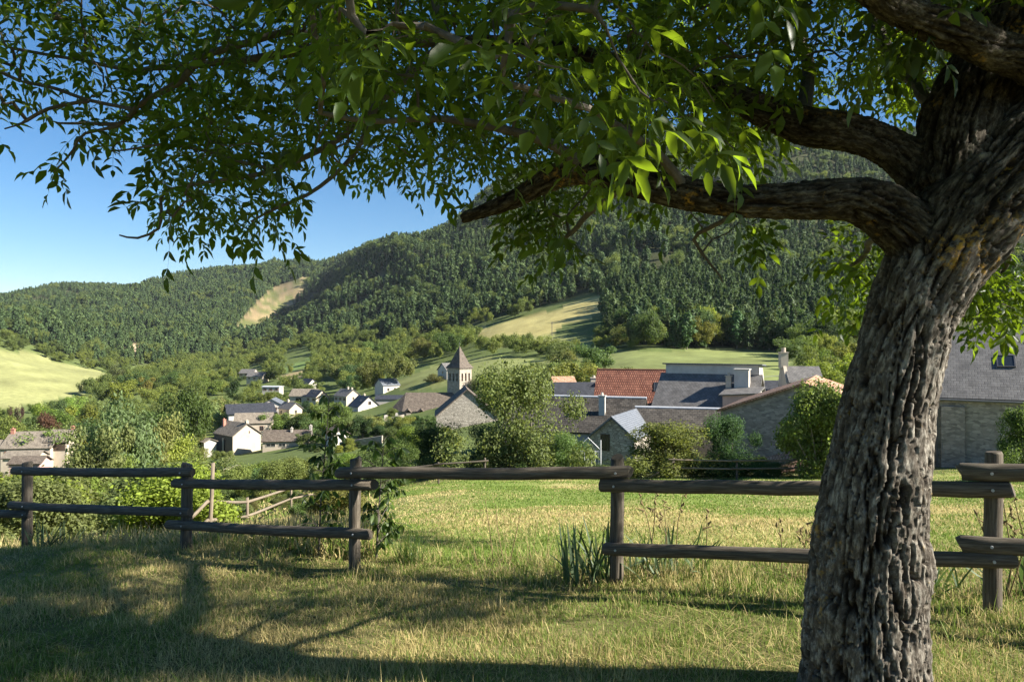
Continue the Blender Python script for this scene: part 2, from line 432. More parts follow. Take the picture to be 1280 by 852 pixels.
def ground(x, y, noise=True):
    x = np.atleast_1d(np.asarray(x, float)); y = np.atleast_1d(np.asarray(y, float))
    r = np.hypot(x, y)
    th = np.arctan2(x, y)
    thc = np.clip(th, math.atan((-300 - 640) / F), math.atan((1600 - 640) / F))
    Ye = np.maximum(r * np.cos(thc), 1e-3)
    px = 640 + F * np.tan(thc)
    fi = np.clip((np.log(np.clip(Ye, 9, 4499)) - _lY[0]) / (_lY[1] - _lY[0]), 0, len(_lY) - 1.001)
    fj = np.clip((px + 300) / 10, 0, len(_pxs) - 1.001)
    i = fi.astype(int); j = fj.astype(int); a = fi - i; b = fj - j
    z = (_T[i, j] * (1 - a) * (1 - b) + _T[i + 1, j] * a * (1 - b) + _T[i, j + 1] * (1 - a) * b + _T[i + 1, j + 1] * a * b)
    back = sstep(R(62), R(105), np.abs(th))
    z = z * (1 - back) + (-1.6 + 0.02 * r) * back
    w = sstep(9.0, 16.0, r)
    zp = _plane(np.clip(x, -14, 14), np.clip(y, -14, 14))
    z = zp * (1 - w) + z * w
    if noise:
        amp = np.clip((r - 30) * 0.006, 0, 6.0)
        q = np.stack([x / 90.0, y / 90.0, 0 * x], 1)
        z = z + amp * fbm(q, 4, 5) * 0.6
        # hillside spurs and gullies
        hill = sstep(480, 800, r) * (1 - back)
        q2 = np.stack([(x + 0.25 * y) / 170.0, y / 700.0, 0 * x + 3.3], 1)
        z = z + hill * 26 * (0.5 - np.abs(fbm(q2, 2, 21)) * 1.2)
        near = sstep(3, 8, r) * (1 - sstep(60, 120, r))
        q3 = np.stack([x / 2.3, y / 2.3, 0 * x], 1)
        z = z + (0.02 + 0.05 * near) * fbm(q3, 3, 9)
    return z + EYE

def g1(x, y):
    return float(ground(x, y)[0])

def inpoly(px, py, poly):
    poly = np.array(poly, float)
    inside = np.zeros(px.shape, bool)
    n = len(poly)
    for a in range(n):
        x1, y1 = poly[a]; x2, y2 = poly[(a + 1) % n]
        c = ((y1 > py) != (y2 > py)) & (px < (x2 - x1) * (py - y1) / (y2 - y1 + 1e-12) + x1)
        inside ^= c
    return inside

# fields seen from the garden: outline in the view, min and max distance, soil and grass colour
FIELDS = [
 ('hay', [(-300, 436), (0, 439), (45, 440), (110, 459), (185, 464), (150, 476), (112, 490), (60, 502), (0, 514), (-300, 530)], 300, 620, (0.265, 0.27, 0.11)),
 ('green', [(130, 462), (200, 460), (205, 468), (160, 474)], 300, 700, (0.16, 0.21, 0.07)),
 ('green', [(238, 480), (262, 464), (283, 466), (262, 482)], 300, 800, (0.13, 0.20, 0.06)),
 ('hay', [(596, 412), (640, 400), (690, 388), (748, 368), (774, 371), (772, 386), (735, 398), (700, 408), (690, 420), (640, 424), (598, 424)], 260, 620, (0.38, 0.33, 0.13)),
 ('meadow', [(596, 424), (690, 418), (740, 424), (760, 432), (735, 440), (690, 438), (640, 434), (600, 432)], 220, 560, (0.24, 0.25, 0.09)),
 ('meadow', [(498, 476), (540, 458), (600, 446), (640, 446), (700, 452), (690, 470), (620, 476), (560, 484), (500, 488)], 200, 480, (0.19, 0.21, 0.075)),
 ('meadow', [(700, 455), (760, 436), (830, 440), (900, 434), (975, 440), (990, 452), (970, 480), (900, 480), (820, 470), (700, 470)], 120, 300, (0.17, 0.195, 0.068)),
 ('scar', [(390, 346), (380, 366), (362, 384), (342, 402), (324, 414), (306, 425), (290, 432), (292, 410), (308, 392), (324, 374), (342, 360), (366, 350)], 1000, 1700, (0.27, 0.205, 0.11)),
 ('bank', [(150, 433), (168, 430), (188, 434), (180, 442), (158, 443)], 560, 1000, (0.46, 0.34, 0.22)),
 ('green', [(340, 466), (385, 448), (404, 441), (395, 452), (352, 470)], 330, 800, (0.14, 0.20, 0.06)),
 ('tan', [(345, 472), (375, 464), (395, 458), (388, 468), (352, 477)], 330, 800, (0.36, 0.28, 0.15)),
 ('tan', [(275, 452), (300, 450), (304, 456), (284, 459)], 400, 900, (0.40, 0.36, 0.27)),
 ('green', [(440, 478), (480, 468), (500, 470), (480, 484), (446, 486)], 230, 600, (0.15, 0.20, 0.065)),
]

def field_of(px, py, Y):
    out = np.full(px.shape, -1)
    for k, (nm, poly, y0, y1, c) in enumerate(FIELDS):
        m = inpoly(px, py, poly) & (Y > y0) & (Y < y1)
        out[m] = k
    return out

def project(x, y, z):
    Yc = np.maximum(y, 0.01)
    return 640 + F * x / Yc, 426 - F * (z - EYE) / Yc

def wood_edge(px):
    """distance at which the conifer wood begins"""
    return np.interp(px, [-300, 0, 100, 200, 300, 350, 400, 460, 500, 560, 600, 650, 700, 745, 760, 800, 900, 1000, 1100, 1400],
                     [690, 660, 655, 700, 900, 860, 700, 640, 560, 520, 500, 500, 490, 480, 320, 268, 262, 262, 262, 262])

def build_terrain():
    th = np.concatenate([np.arange(-180, -46, 3.0), np.arange(-46, 46, 0.11), np.arange(46, 180, 3.0)])
    th = np.radians(th)
    rr = np.concatenate([[0.0], np.exp(np.linspace(math.log(0.6), math.log(6000), 300))])
    TH, RR = np.meshgrid(th, rr[1:])
    x = (RR * np.sin(TH)).ravel(); y = (RR * np.cos(TH)).ravel()
    z = ground(x, y)
    nt, nr = len(th), len(rr) - 1
    V = np.vstack([np.stack([x, y, z], 1), [[0, 0, g1(0, 0.01)]]])
    idx = np.arange(nr * nt).reshape(nr, nt)
    nxt = np.roll(idx, -1, axis=1)
    quads = np.stack([idx[:-1], idx[1:], nxt[1:], nxt[:-1]], -1).reshape(-1, 4)[:, ::-1]
    tris = np.stack([np.full(nt, nr * nt), idx[0], nxt[0]], 1)[:, ::-1]
    # soil and grass colours
    r = np.hypot(x, y)
    px, py = project(x, y, z)
    col = np.empty((len(x), 3))
    col[:] = (0.105, 0.135, 0.042)
    n1 = fbm(xyz(x / 14, y / 14), 4, 31)
    near = 1 - sstep(40, 60, r)
    lawn = np.array((0.115, 0.110, 0.042)); dry = np.array((0.20, 0.175, 0.075))
    t = np.clip(0.35 + 0.6 * fbm(xyz(x / 1.7, y / 1.7), 4, 33), 0, 1)[:, None]
    col = col * (1 - near[:, None]) + (lawn * (1 - t) + dry * t) * near[:, None]
    mead = ((y > 8.5) & (y < 42) & (px > 470))
    t2 = np.clip(0.42 + 0.7 * fbm(xyz(x / 3.2, y / 3.2), 4, 34), 0, 1)[:, None]
    mc = np.array((0.17, 0.225, 0.050)) * (1 - t2) + np.array((0.33, 0.30, 0.115)) * t2
    col[mead] = mc[mead]
    hillm = sstep(-10, 30, y - wood_edge(px)) * (y > 100)
    hillm = np.maximum(hillm, sstep(1000, 1300, r))
    col = col * (1 - hillm[:, None]) + np.array((0.050, 0.055, 0.024)) * hillm[:, None]
    fo = field_of(px, py, y)
    for k, (nm, poly, y0, y1, c) in enumerate(FIELDS):
        m = fo == k
        if m.any():
            nn = n1[m][:, None]
            col[m] = np.array(c) * (1 + 0.22 * nn)
            if nm == 'scar':
                gg = np.clip(fbm(xyz(x[m] / 14, y[m] / 50), 4, 40) * 1.9 + 0.42, 0, 1)[:, None]
                col[m] = col[m] * (1 - gg) + np.array((0.13, 0.14, 0.05)) * gg
    col = np.vstack([col, [[0.1, 0.1, 0.04]]])
    me = mesh_np('ground', V, [quads, tris], M['ground'], {'col': col}, smooth=True)
    o = link('ground', me)
    tag(o, 'grassy ground falling from the garden to the valley and rising into hills', None, None, 'structure')
    return o
build_terrain()

# ------------------------------------------------------------------ houses
GLASS = 'window'
VIS = []     # (px0, px1, lowest row that must stay visible, distance)

def roof_slab(mb, a, b, c, d, th, uvscale=1.0):
    """a,b eave left/right, c,d ridge right/left (top surface); slab of thickness th below"""
    a, b, c, d = map(Vector, (a, b, c, d))
    nrm = (b - a).cross(d - a).normalized()
    ex = (b - a).normalized()
    ey = nrm.cross(ex)
    uvf = lambda p: ((p - a).dot(ex), (p - a).dot(ey))
    top = [a, b, c, d]
    bot = [p - nrm * th for p in top]
    mb.poly(top, [uvf(p) for p in top])
    mb.poly(bot[::-1], [(0, 0)] * 4)
    for i in range(4):
        j = (i + 1) % 4
        mb.poly([top[i], bot[i], bot[j], top[j]], [(0, 0.1), (0, 0), ((top[j] - top[i]).length, 0), ((top[j] - top[i]).length, 0.1)])

def window_obj(parent, side, off, zc, w, h, L, W, frame='frame', shutters=False, sub=True):
    """window in a wall plane: frame mesh with pane (sub-part)"""
    mb = MB(); t = 0.07
    def tr(u, v, d):
        if side == 'front': return (u, -W / 2 - d, v)
        if side == 'back': return (-u, W / 2 + d, v)
        if side == 'left': return (-L / 2 - d, -u, v)
        return (L / 2 + d, u, v)
    def bx(u0, u1, v0, v1, d0, d1, mi=0):
        p = [tr(u0, v0, d0), tr(u1, v0, d0), tr(u1, v1, d0), tr(u0, v1, d0), tr(u0, v0, d1), tr(u1, v0, d1), tr(u1, v1, d1), tr(u0, v1, d1)]
        for q in ((4, 5, 6, 7), (0, 4, 7, 3), (1, 2, 6, 5), (3, 7, 6, 2), (0, 1, 5, 4)):
            mb.poly([p[k] for k in q], None, mi)
    u0, u1, v0, v1 = off - w / 2, off + w / 2, zc - h / 2, zc + h / 2
    bx(u0, u0 + t, v0, v1, -0.02, 0.05); bx(u1 - t, u1, v0, v1, -0.02, 0.05)
    bx(u0 + t, u1 - t, v1 - t, v1, -0.02, 0.047); bx(u0 + t, u1 - t, v0, v0 + t, -0.02, 0.06)
    bx(off - t / 3, off + t / 3, v0 + t, v1 - t, -0.02, 0.035)
    o = mb.build('window', M[frame], parent)
    m2 = MB(); mb = m2
    bx(u0 + t / 2, u1 - t / 2, v0 + t / 2, v1 - t / 2, -0.02, 0.012)
    m2.build('pane', M['window'], o)
    if shutters:
        for sgn, a, b in ((-1, u0 - w * 0.5, u0 - 0.02), (1, u1 + 0.02, u1 + w * 0.5)):
            m3 = MB(); mb = m3
            bx(a, b, v0, v1, -0.02, 0.06)
            m3.build('shutter', M['shutter'], parent)
    return o

def house(name, label, px, eave, Y, rot, L, W, pitch, wall, roof, oh=0.35, chim=(), wins=(), cat='house', zoff=0.0, ridge_cap=None, vis=True, skylights=(), gable_split=None, doors=(), group=None, depth=1.5):
    """px/Y: plan centre; eave: picture row of the eave at Y; rot degrees anticlockwise from above"""
    x = Xof(px, Y)
    ze = Zof(eave, Y)
    a = R(rot)
    cs = [(x + math.cos(a) * sx * L / 2 - math.sin(a) * sy * W / 2, Y + math.sin(a) * sx * L / 2 + math.cos(a) * sy * W / 2) for sx in (-1, 1) for sy in (-1, 1)]
    gz = [g1(*c) for c in cs]
    zb = min(min(gz) - 0.4, ze - 2.2)
    H = ze - zb
    root = tag(empty(name, (x, Y, zb), a), label, cat, group)
    hr = W / 2 * math.tan(R(pitch))
    mb = MB()
    l, w = L / 2, W / 2
    q = lambda *p: list(p)
    mb.poly([(-l, -w, 0), (l, -w, 0), (l, -w, H), (-l, -w, H)])
    mb.poly([(l, w, 0), (-l, w, 0), (-l, w, H), (l, w, H)])
    mb.poly([(l, -w, 0), (l, w, 0), (l, w, H), (l, 0, H + hr), (l, -w, H)])
    mb.poly([(-l, w, 0), (-l, -w, 0), (-l, -w, H), (-l, 0, H + hr), (-l, w, H)])
    mb.build('wall', M[wall], root)
    rb = MB()
    th = 0.16; s = math.tan(R(pitch)); lift = th / math.cos(R(pitch)) + 0.004
    ez = H - oh * s + lift
    roof_slab(rb, (-l - oh, -w - oh, ez), (l + oh, -w - oh, ez), (l + oh, 0, H + hr + lift), (-l - oh, 0, H + hr + lift), th)
    roof_slab(rb, (l + oh, w + oh, ez), (-l - oh, w + oh, ez), (-l - oh, 0.0, H + hr + lift), (l + oh, 0.0, H + hr + lift), th)
    ro = rb.build('roof', M[roof], root)
    if ridge_cap:
        cb = MB()
        cb.tube([(-l - oh - 0.01, 0, H + hr + lift), (l + oh + 0.01, 0, H + hr + lift)], 0.13, 8)
        cb.build('ridge_cap', M[ridge_cap], ro)
    for (cx, cy, cw, ch, cm) in chim:
        cb = MB()
        zr = H + hr - abs(cy) * s
        cb.box((cx, cy, zr + ch / 2 - 0.5), (cw, cw * 0.8, ch + 1.0))
        cb.box((cx, cy, zr + ch + 0.06), (cw + 0.16, cw * 0.8 + 0.16, 0.11))
        cb.tube([(cx, cy, zr + ch + 0.1), (cx, cy, zr + ch + 0.4)], [0.15 * cw / 0.6, 0.11 * cw / 0.6], 8)
        cb.build('chimney', M[cm], ro)
    for (sx, sv, sw, sh) in skylights:
        # sv: fraction up the front slope
        sb = MB()
        yy = -w * (1 - sv); zz = H + hr * sv + lift
        rm = Vector((0, 0, 1)).rotation_difference(Vector((0, -math.sin(R(pitch)), math.cos(R(pitch))))).to_matrix()
        c = Vector((sx, yy, zz)); nrm = Vector((0, -math.sin(R(pitch)), math.cos(R(pitch))))
        up = Vector((0, math.cos(R(pitch)), math.sin(R(pitch))))
        for (dx, dv, ww, hh) in ((-sw / 2, 0, 0.07, sh + 0.07), (sw / 2, 0, 0.07, sh + 0.07), (0, sh / 2, sw - 0.07, 0.069), (0, -sh / 2, sw - 0.07, 0.069)):
            sb.box(c + Vector((dx, 0, 0)) + up * dv + nrm * 0.04, (ww, hh, 0.12), rm)
        so = sb.build('skylight', M['frame_dark'], ro)
        pb = MB(); pb.box(c + nrm * 0.03, (sw - 0.07, sh - 0.07, 0.08), rm)
        pb.build('pane', M['window'], so)
    if not wins and wall in ('white', 'cream', 'pink') and H > 2.1 and L > 5:
        n_w = 2 if L < 8 else 3
        wins = [('front', (k - (n_w - 1) / 2) * L / n_w, 1.15, 0.85, 1.15, 'frame', L >= 7) for k in range(n_w)] + [('right', 0.0, 0.9, 0.8, 1.05, 'frame'), ('left', 0.4, 0.9, 0.8, 1.05, 'frame')]
    for wn_ in wins:
        side, off, below, ww, hh = wn_[:5]
        window_obj(root, side, off, H - below, ww, hh, L, W, wn_[5] if len(wn_) > 5 else 'frame', len(wn_) > 6 and wn_[6])
    for (side, off, below, ww, hh, mt) in doors:
        db = MB()
        zc = H - below
        if side == 'front': db.box((off, -W / 2 - 0.015, zc), (ww, 0.08, hh))
        elif side == 'right': db.box((L / 2 + 0.015, off, zc), (0.08, ww, hh))
        else: db.box((-L / 2 - 0.015, off, zc), (0.08, ww, hh))
        db.build('dark_opening', M[mt], root)
    ext = [640 + F * c[0] / c[1] for c in cs]
    if vis:
        dz = vis if isinstance(vis, (int, float)) and not isinstance(vis, bool) else 12
        VIS.append((min(ext) - 2, max(ext) + 2, eave + dz, Y - W / 2))
    root['H'] = 0  # plain marker removed below
    del root['H']
    return root, H, hr

# --- the houses beyond the meadow -------------------------------------------------
house('stone_house', 'stone house with big grey slate roof and skylight, right of the walnut trunk', 1352, 495, 47, -31, 17, 10.6, 38, 'stone', 'slate', oh=0.3,
      skylights=[(-4.3, 0.50, 0.95, 1.15)], wins=[('front', 3.0, 1.6, 0.9, 1.3)], vis=False)
house('stone_barn', 'rubble stone barn with orange tiled roof, its gable turned to the meadow', 1048, 506, 55.5, -27, 10.4, 11.4, 19, 'stone', 'orange_tile', oh=0.3, vis=70) if False else None

def gable_front_house(name, label, apex_px, apex_py, Yf, head, L, W, pitch, wall, roof, **k):
    """house whose gable (local -X end ... turned to the viewer); head = ridge heading in degrees clockwise from +Y"""
    # local X axis = ridge direction away from the viewer
    h = R(head)
    xf = Xof(apex_px, Yf)
    cx, cy = xf + math.sin(h) * L / 2, Yf + math.cos(h) * L / 2
    za = Zof(apex_py, Yf)
    hr = W / 2 * math.tan(R(pitch))
    ze = za - hr - 0.2
    eave = 426 - (ze - EYE) * F / cy
    return house(name, label, 640 + F * cx / cy, eave, cy, 90 - head, L, W, pitch, wall, roof, **k)

barn, bH, bhr = gable_front_house('stone_barn', 'rubble stone barn with orange tiled roof, its gable turned to the meadow', 1005, 477, 48, 27, 11, 11.0, 20, 'stone', 'orange_tile', oh=0.3, cat='barn', vis=60,
      wins=[('left', 0.0, 0.6, 0.5, 0.6, 'frame_dark')])
# lean-to along the foot of the barn gable
lt = MB()
lt.box((-11 / 2 - 1.2, 0.2, bH - 5.6), (2.4, 7.5, 3.2))
lt.build('lean_to', M['stone'], barn)
lt = MB()
roof_slab(lt, (-11 / 2 - 2.7, 4.2, bH - 4.6), (-11 / 2 - 2.7, -3.8, bH - 4.6 + 2.6), (-11 / 2 - 0.02, -3.8, bH - 3.6 + 2.6), (-11 / 2 - 0.02, 4.2, bH - 3.6), 0.12)
lt.build('lean_to_roof', M['orange_tile'], barn)

gable_front_house('stone_shed', 'small stone shed with blue-grey slate roof and open window, beyond the meadow', 765, 520, 60, 25, 8.5, 3.9, 40, 'stone_wall', 'slate_blue', oh=0.25, cat='shed', vis=45,
      wins=[('left', -0.6, 0.4, 0.8, 1.4, 'dark_wood')])
house('long_house', 'long house with rough dark stone-slab roof, zinc ridge and tall pale chimney', 722, 533, 74, -17, 13.5, 7.5, 38, 'grey_wall', 'lauze', ridge_cap='zinc', chim=[(2.9, -1.9, 0.62, 1.9, 'white')], vis=4)
house('low_house', 'low house with pink wall and dark slab roof, between shed and stone barn', 860, 532, 66, -15, 9.0, 5.0, 30, 'pink', 'lauze', ridge_cap='zinc', vis=18, wins=[('front', 2.5, 1.4, 0.8, 1.1)])
house('red_roof_house', 'house with red clay tile roof and one skylight', 814, 514, 90, -13, 13, 12, 40, 'cream', 'red_tile', ridge_cap='red_tile', skylights=[(1.0, 0.60, 1.1, 1.5)], vis=2)

# tall house: front slate slope meets a higher storey with white wall and its own roof behind
th_, tH, thr = house('tall_slate_house', 'tall white house with split-level slate roof, white upper wall and fat white chimney', 888, 511, 80, -27, 10.5, 9, 40, 'white', 'slate', vis=4)
mb = MB(); zt = tH + thr
mb.box((0.1, 1.2, zt - 0.1), (10.3, 2.5, 2.6)); o_ = mb.build('upper_wall', M['white'], th_)
mb = MB(); roof_slab(mb, (-5.4, -0.3, zt + 1.35), (5.6, -0.3, zt + 1.35), (5.6, 2.9, zt + 1.2), (-5.4, 2.9, zt + 1.2), 0.14)
mb.build('upper_roof', M['slate_blue'], th_)
mb = MB(); mb.poly([(5.255, -0.1, zt + 1.2), (5.255, 2.4, zt + 1.2), (5.255, 5.2, zt - 2.9), (5.255, -0.1, zt - 2.9)])
mb.poly([(5.15, 2.4, zt + 1.2), (5.15, -0.1, zt + 1.2), (5.15, -0.1, zt - 2.9), (5.15, 5.2, zt - 2.9)])
mb.build('side_wall', M['white'], th_)
mb = MB(); mb.box((3.7, -1.6, zt - 0.7), (1.5, 1.1, 2.9)); mb.box((3.7, -1.6, zt + 0.82), (1.7, 1.3, 0.12)); mb.build('chimney', M['white'], th_)
mb = MB(); mb.box((2.35, -2.0, zt - 0.9), (0.55, 0.5, 1.9)); mb.box((2.35, -2.0, zt + 0.1), (0.75, 0.7, 0.1)); mb.tube([(2.35, -2.0, zt + 0.15), (2.35, -2.0, zt + 0.45)], 0.14); mb.build('chimney', M['cream'], th_)
mb = MB(); mb.box((3.9, -3.9, zt - 3.0), (3.2, 2.6, 2.6)); mb.build('dormer_wall', M['pink'], th_)
mb = MB(); roof_slab(mb, (1.9, -5.4, zt - 1.75), (5.9, -5.4, zt - 1.45), (6.1, -1.9, zt - 0.95), (2.1, -1.9, zt - 1.2), 0.14); mb.build('dormer_roof', M['slate'], th_)

# the white-gabled house behind the barn
wg, wH, wr = house('parapet_house', 'grey roofed house with pale stepped gable and tall chimney, behind the barn', 1002, 476, 92, -8, 3.6, 4.4, 38, 'cream', 'slate', vis=False, chim=[])
mb = MB(); mb.poly([(-2.35, -2.7, wH - 0.9), (-2.35, 0.2, wH + wr + 0.75), (-2.35, 1.2, wH + wr + 0.75), (-2.35, 2.7, wH - 0.9)][::-1]); mb.poly([(-1.95, -2.7, wH - 0.9), (-1.95, 0.2, wH + wr + 0.75), (-1.95, 1.2, wH + wr + 0.75), (-1.95, 2.7, wH - 0.9)])
mb.poly([(-2.35, -2.7, wH - 0.9), (-1.95, -2.7, wH - 0.9), (-1.95, 0.2, wH + wr + 0.75), (-2.35, 0.2, wH + wr + 0.75)])
mb.build('parapet', M['cream'], wg)
mb = MB(); mb.box((-2.15, 0.5, wH + wr + 0.9), (0.9, 1.5, 2.0)); mb.box((-2.15, 0.5, wH + wr + 1.96), (1.05, 1.65, 0.12)); mb.tube([(-2.15, 0.2, wH + wr + 2.0), (-2.15, 0.2, wH + wr + 2.6)], 0.22); mb.tube([(-2.15, 0.85, wH + wr + 2.0), (-2.15, 0.85, wH + wr + 2.5)], 0.2); mb.build('chimney', M['cream'], wg)
house('slate_house', 'small house with dark blue slate roof, behind the grey dormer of the tall white house', 948, 494, 97, -6, 7, 6, 32, 'white', 'slate_dark', chim=[(-1.0, 0.2, 0.7, 0.9, 'white')], vis=False)
house('slate_house', 'house with dark slate roof and white chimneys, just left of the red roof', 726, 497, 100, 0, 7, 6, 34, 'white', 'slate_dark', chim=[(2.9, -0.8, 0.9, 0.8, 'cream'), (1.9, 0.6, 0.9, 1.1, 'cream')], vis=False)
house('orange_roof_house', 'tiny orange roof among the trees left of the red roof', 703, 478, 140, 10, 4, 4, 28, 'cream', 'orange_tile', vis=4)

# --- church -----------------------------------------------------------------------
def church():
    Y = 212.0; sc = Y / F
    x = Xof(534, Y); ze = Zof(511, Y)
    L, W, pitch = 17.0, 9.5, 45
    zb = min(g1(x - 8, Y - 5), g1(x + 8, Y - 5), g1(x, Y)) - 0.5
    H = ze - zb
    root = tag(empty('church', (x, Y, zb), R(4)), 'village church with dark slate nave, apse end and square stone tower under a pointed spire', 'church')
    l, w = L / 2, W / 2; hr = w
    mb = MB()
    # nave with a three-sided apse on the left end
    plan = [(-l + 1.5, -w), (l, -w), (l, w), (-l + 1.5, w), (-l - 2.0, w * 0.45), (-l - 2.0, -w * 0.45)]
    for i in range(6):
        a, b = plan[i], plan[(i + 1) % 6]
        if i == 1: mb.poly([(a[0], a[1], 0), (b[0], b[1], 0), (b[0], b[1], H), (a[0], 0, H + hr), (a[0], a[1], H)])
        else: mb.poly([(a[0], a[1], 0), (b[0], b[1], 0), (b[0], b[1], H), (a[0], a[1], H)])
    mb.build('wall', M['stone_pale'], root)
    rb = MB(); e = 0.4
    pl = [(-l + 1.5, -w - e), (l + 0.3, -w - e), (l + 0.3, w + e), (-l + 1.5, w + e), (-l - 2.0 - e, w * 0.45), (-l - 2.0 - e, -w * 0.45)]
    zE = H - e + 0.2; zR = H + hr + 0.2; rl = -l + 2.2
    rb.poly([(*pl[0], zE), (*pl[1], zE), (pl[1][0], 0, zR), (rl, 0, zR)], [(0, 0), (L, 0), (L, 6.7), (1, 6.7)])
    rb.poly([(*pl[2], zE), (*pl[3], zE), (rl, 0, zR), (pl[1][0], 0, zR)], [(0, 0), (L, 0), (L, 6.7), (1, 6.7)])
    rb.poly([(*pl[3], zE), (*pl[4], zE), (rl, 0, zR)], [(0, 0), (4, 0), (2, 6)])
    rb.poly([(*pl[4], zE), (*pl[5], zE), (rl, 0, zR)], [(0, 0), (4, 0), (2, 6)])
    rb.poly([(*pl[5], zE), (*pl[0], zE), (rl, 0, zR)], [(0, 0), (4, 0), (2, 6)])
    rb.poly([(p[0], p[1], zE - 0.02) for p in pl][::-1])
    ro = rb.build('roof', M['slate_brown'], root)
    # side chapels with small gablets and buttresses
    for bx in (-5.2, -1.4):
        b = MB()
        b.box((bx, -w - 0.7, H / 2 - 0.3), (1.2, 1.6, H - 0.6))
        b.build('buttress', M['stone_pale'], root)
        b = MB()
        roof_slab(b, (bx - 1.1, -w - 1.6, H - 0.5), (bx, -w - 1.6, H + 0.5), (bx, -w + 1.0, H + 0.9), (bx - 1.1, -w + 0.4, H - 0.1), 0.1)
        roof_slab(b, (bx, -w - 1.6, H + 0.5), (bx + 1.1, -w - 1.6, H - 0.5), (bx + 1.1, -w + 0.4, H - 0.1), (bx, -w + 1.0, H + 0.9), 0.1)
        b.build('gablet_roof', M['slate_brown'], root)
    for off in (-7.0, -3.3, 0.8, 4.0):
        window_obj(root, 'front', off, H - 2.0, 0.9, 2.2, L, W, 'frame_dark')
    # tower, turned so that one corner faces the viewer
    s = 5.2; tx, ty = 9.6, 1.5
    ta = R(-40) - R(4)
    t = MB()
    rot = lambda px_, py_: (tx + px_ * math.cos(ta) - py_ * math.sin(ta), ty + px_ * math.sin(ta) + py_ * math.cos(ta))
    ztop = Zof(461, Y) - zb
    h2 = s / 2
    def tb(x0, x1, y0, y1, z0, z1, mbx):
        p = [(*rot(a, b), z) for z in (z0, z1) for a, b in ((x0, y0), (x1, y0), (x1, y1), (x0, y1))]
        for q in ((0, 3, 2, 1), (4, 5, 6, 7), (0, 1, 5, 4), (1, 2, 6, 5), (2, 3, 7, 6), (3, 0, 4, 7)):
            mbx.poly([p[k] for k in q])
    zo0, zo1 = ztop - 3.6, ztop - 1.3       # belfry openings
    core = s / 2 - 0.7
    tb(-h2, h2, -h2, h2, 0, zo0, t)
    tb(-h2, h2, -h2, h2, zo1, ztop, t)
    tb(-core, core, -core, core, zo0 + 0.003, zo1 - 0.003, t)
    # piers between the openings
    def piers(n, ow, side):
        gap = (s - n * ow) / (n + 1)
        xs = [-h2 + k * (gap + ow) for k in range(n + 1)]
        for x0 in xs:
            x0_, x1_ = x0, x0 + gap
            if side == 0: tb(x0_, x1_, -h2, -core - 0.003, zo0 + 0.002, zo1 - 0.002, t)
            if side == 1: tb(core + 0.003, h2, max(x0_, -core), min(x1_, core), zo0 + 0.002, zo1 - 0.002, t)
            if side == 2: tb(x0_, x1_, core + 0.003, h2, zo0 + 0.002, zo1 - 0.002, t)
            if side == 3: tb(-h2, -core - 0.003, max(x0_, -core), min(x1_, core), zo0 + 0.002, zo1 - 0.002, t)
    piers(3, 0.72, 0); piers(3, 0.72, 1); piers(3, 0.72, 2); piers(2, 0.75, 3)
    tw = t.build('tower', M['stone_pale'], root)
    c = MB(); tb(-h2 - 0.2, h2 + 0.2, -h2 - 0.2, h2 + 0.2, ztop + 0.003, ztop + 0.25, c); tb(-h2 - 0.08, h2 + 0.08, -h2 - 0.08, h2 + 0.08, zo0 - 0.45, zo0 - 0.25, c)
    c.build('cornice', M['stone_pale'], tw)
    b = MB()
    for k, (sx, sy) in enumerate(((0, -1), (1, 0), (0, 1), (-1, 0))):
        c0 = core + 0.02
        p = [(*rot(*q), z) for q, z in ((((-c0 + 0.1) if sy else sx * c0, (-c0 + 0.1) if sx else sy * c0), zo0 + 0.05), (((c0 - 0.1) if sy else sx * c0, (c0 - 0.1) if sx else sy * c0), zo0 + 0.05), (((c0 - 0.1) if sy else sx * c0, (c0 - 0.1) if sx else sy * c0), zo1 - 0.05), (((-c0 + 0.1) if sy else sx * c0, (-c0 + 0.1) if sx else sy * c0), zo1 - 0.05))]
        b.poly(p)
    b.build('louvre', M['dark_wood'], tw)
    sp = MB(); ap = Zof(432, Y) - zb
    e = h2 + 0.45; zf = ztop + 0.26; e2 = h2 * 0.78; zf2 = zf + 1.4
    ring1 = [(*rot(a * e, b_ * e), zf) for a, b_ in ((-1, -1), (1, -1), (1, 1), (-1, 1))]
    ring2 = [(*rot(a * e2, b_ * e2), zf2) for a, b_ in ((-1, -1), (1, -1), (1, 1), (-1, 1))]
    top = (*rot(0, 0), ap)
    for i in range(4):
        j = (i + 1) % 4
        sp.poly([ring1[i], ring1[j], ring2[j], ring2[i]], [(0, 0), (s, 0), (s * .9, 1.6), (s * .1, 1.6)])
        sp.poly([ring2[i], ring2[j], top], [(0, 1.6), (s, 1.6), (s / 2, 8)])
    sp.poly(ring1[::-1])
    so = sp.build('spire', M['slate_brown'], tw)
    cr = MB(); cr.tube([top, (top[0], top[1], top[2] + 1.1)], 0.05, 6); cr.box((top[0], top[1], top[2] + 0.75), (0.5, 0.06, 0.06)); cr.build('cross', M['metal'], so)
    VIS.append((494, 600, 519, Y - 8))
church()
gable_front_house('stone_gable_house', 'old stone house showing a lit rubble gable, right below the church tower', 584, 486, 122, -6, 10, 10.5, 40, 'stone_wall', 'slate_brown', oh=0.3, vis=18)
house('white_house', 'white house with grey roof peeping out left of the church spire', 563, 462, 268, 35, 7, 7, 35, 'white', 'slate', vis=False)
house('white_villa', 'white villa with pale pyramid roof above the long dark shed', 484, 481, 290, 40, 7.5, 7.0, 36, 'white', 'slate_blue', vis=10, wins=[('front', -1.5, 1.6, 1, 1.2), ('front', 1.5, 1.6, 1, 1.2)])
house('long_shed', 'long low shed with dark roof on the meadow left of the church', 498, 498, 250, 3, 15, 7, 18, 'grey_wall', 'slate_dark', cat='shed', vis=5)

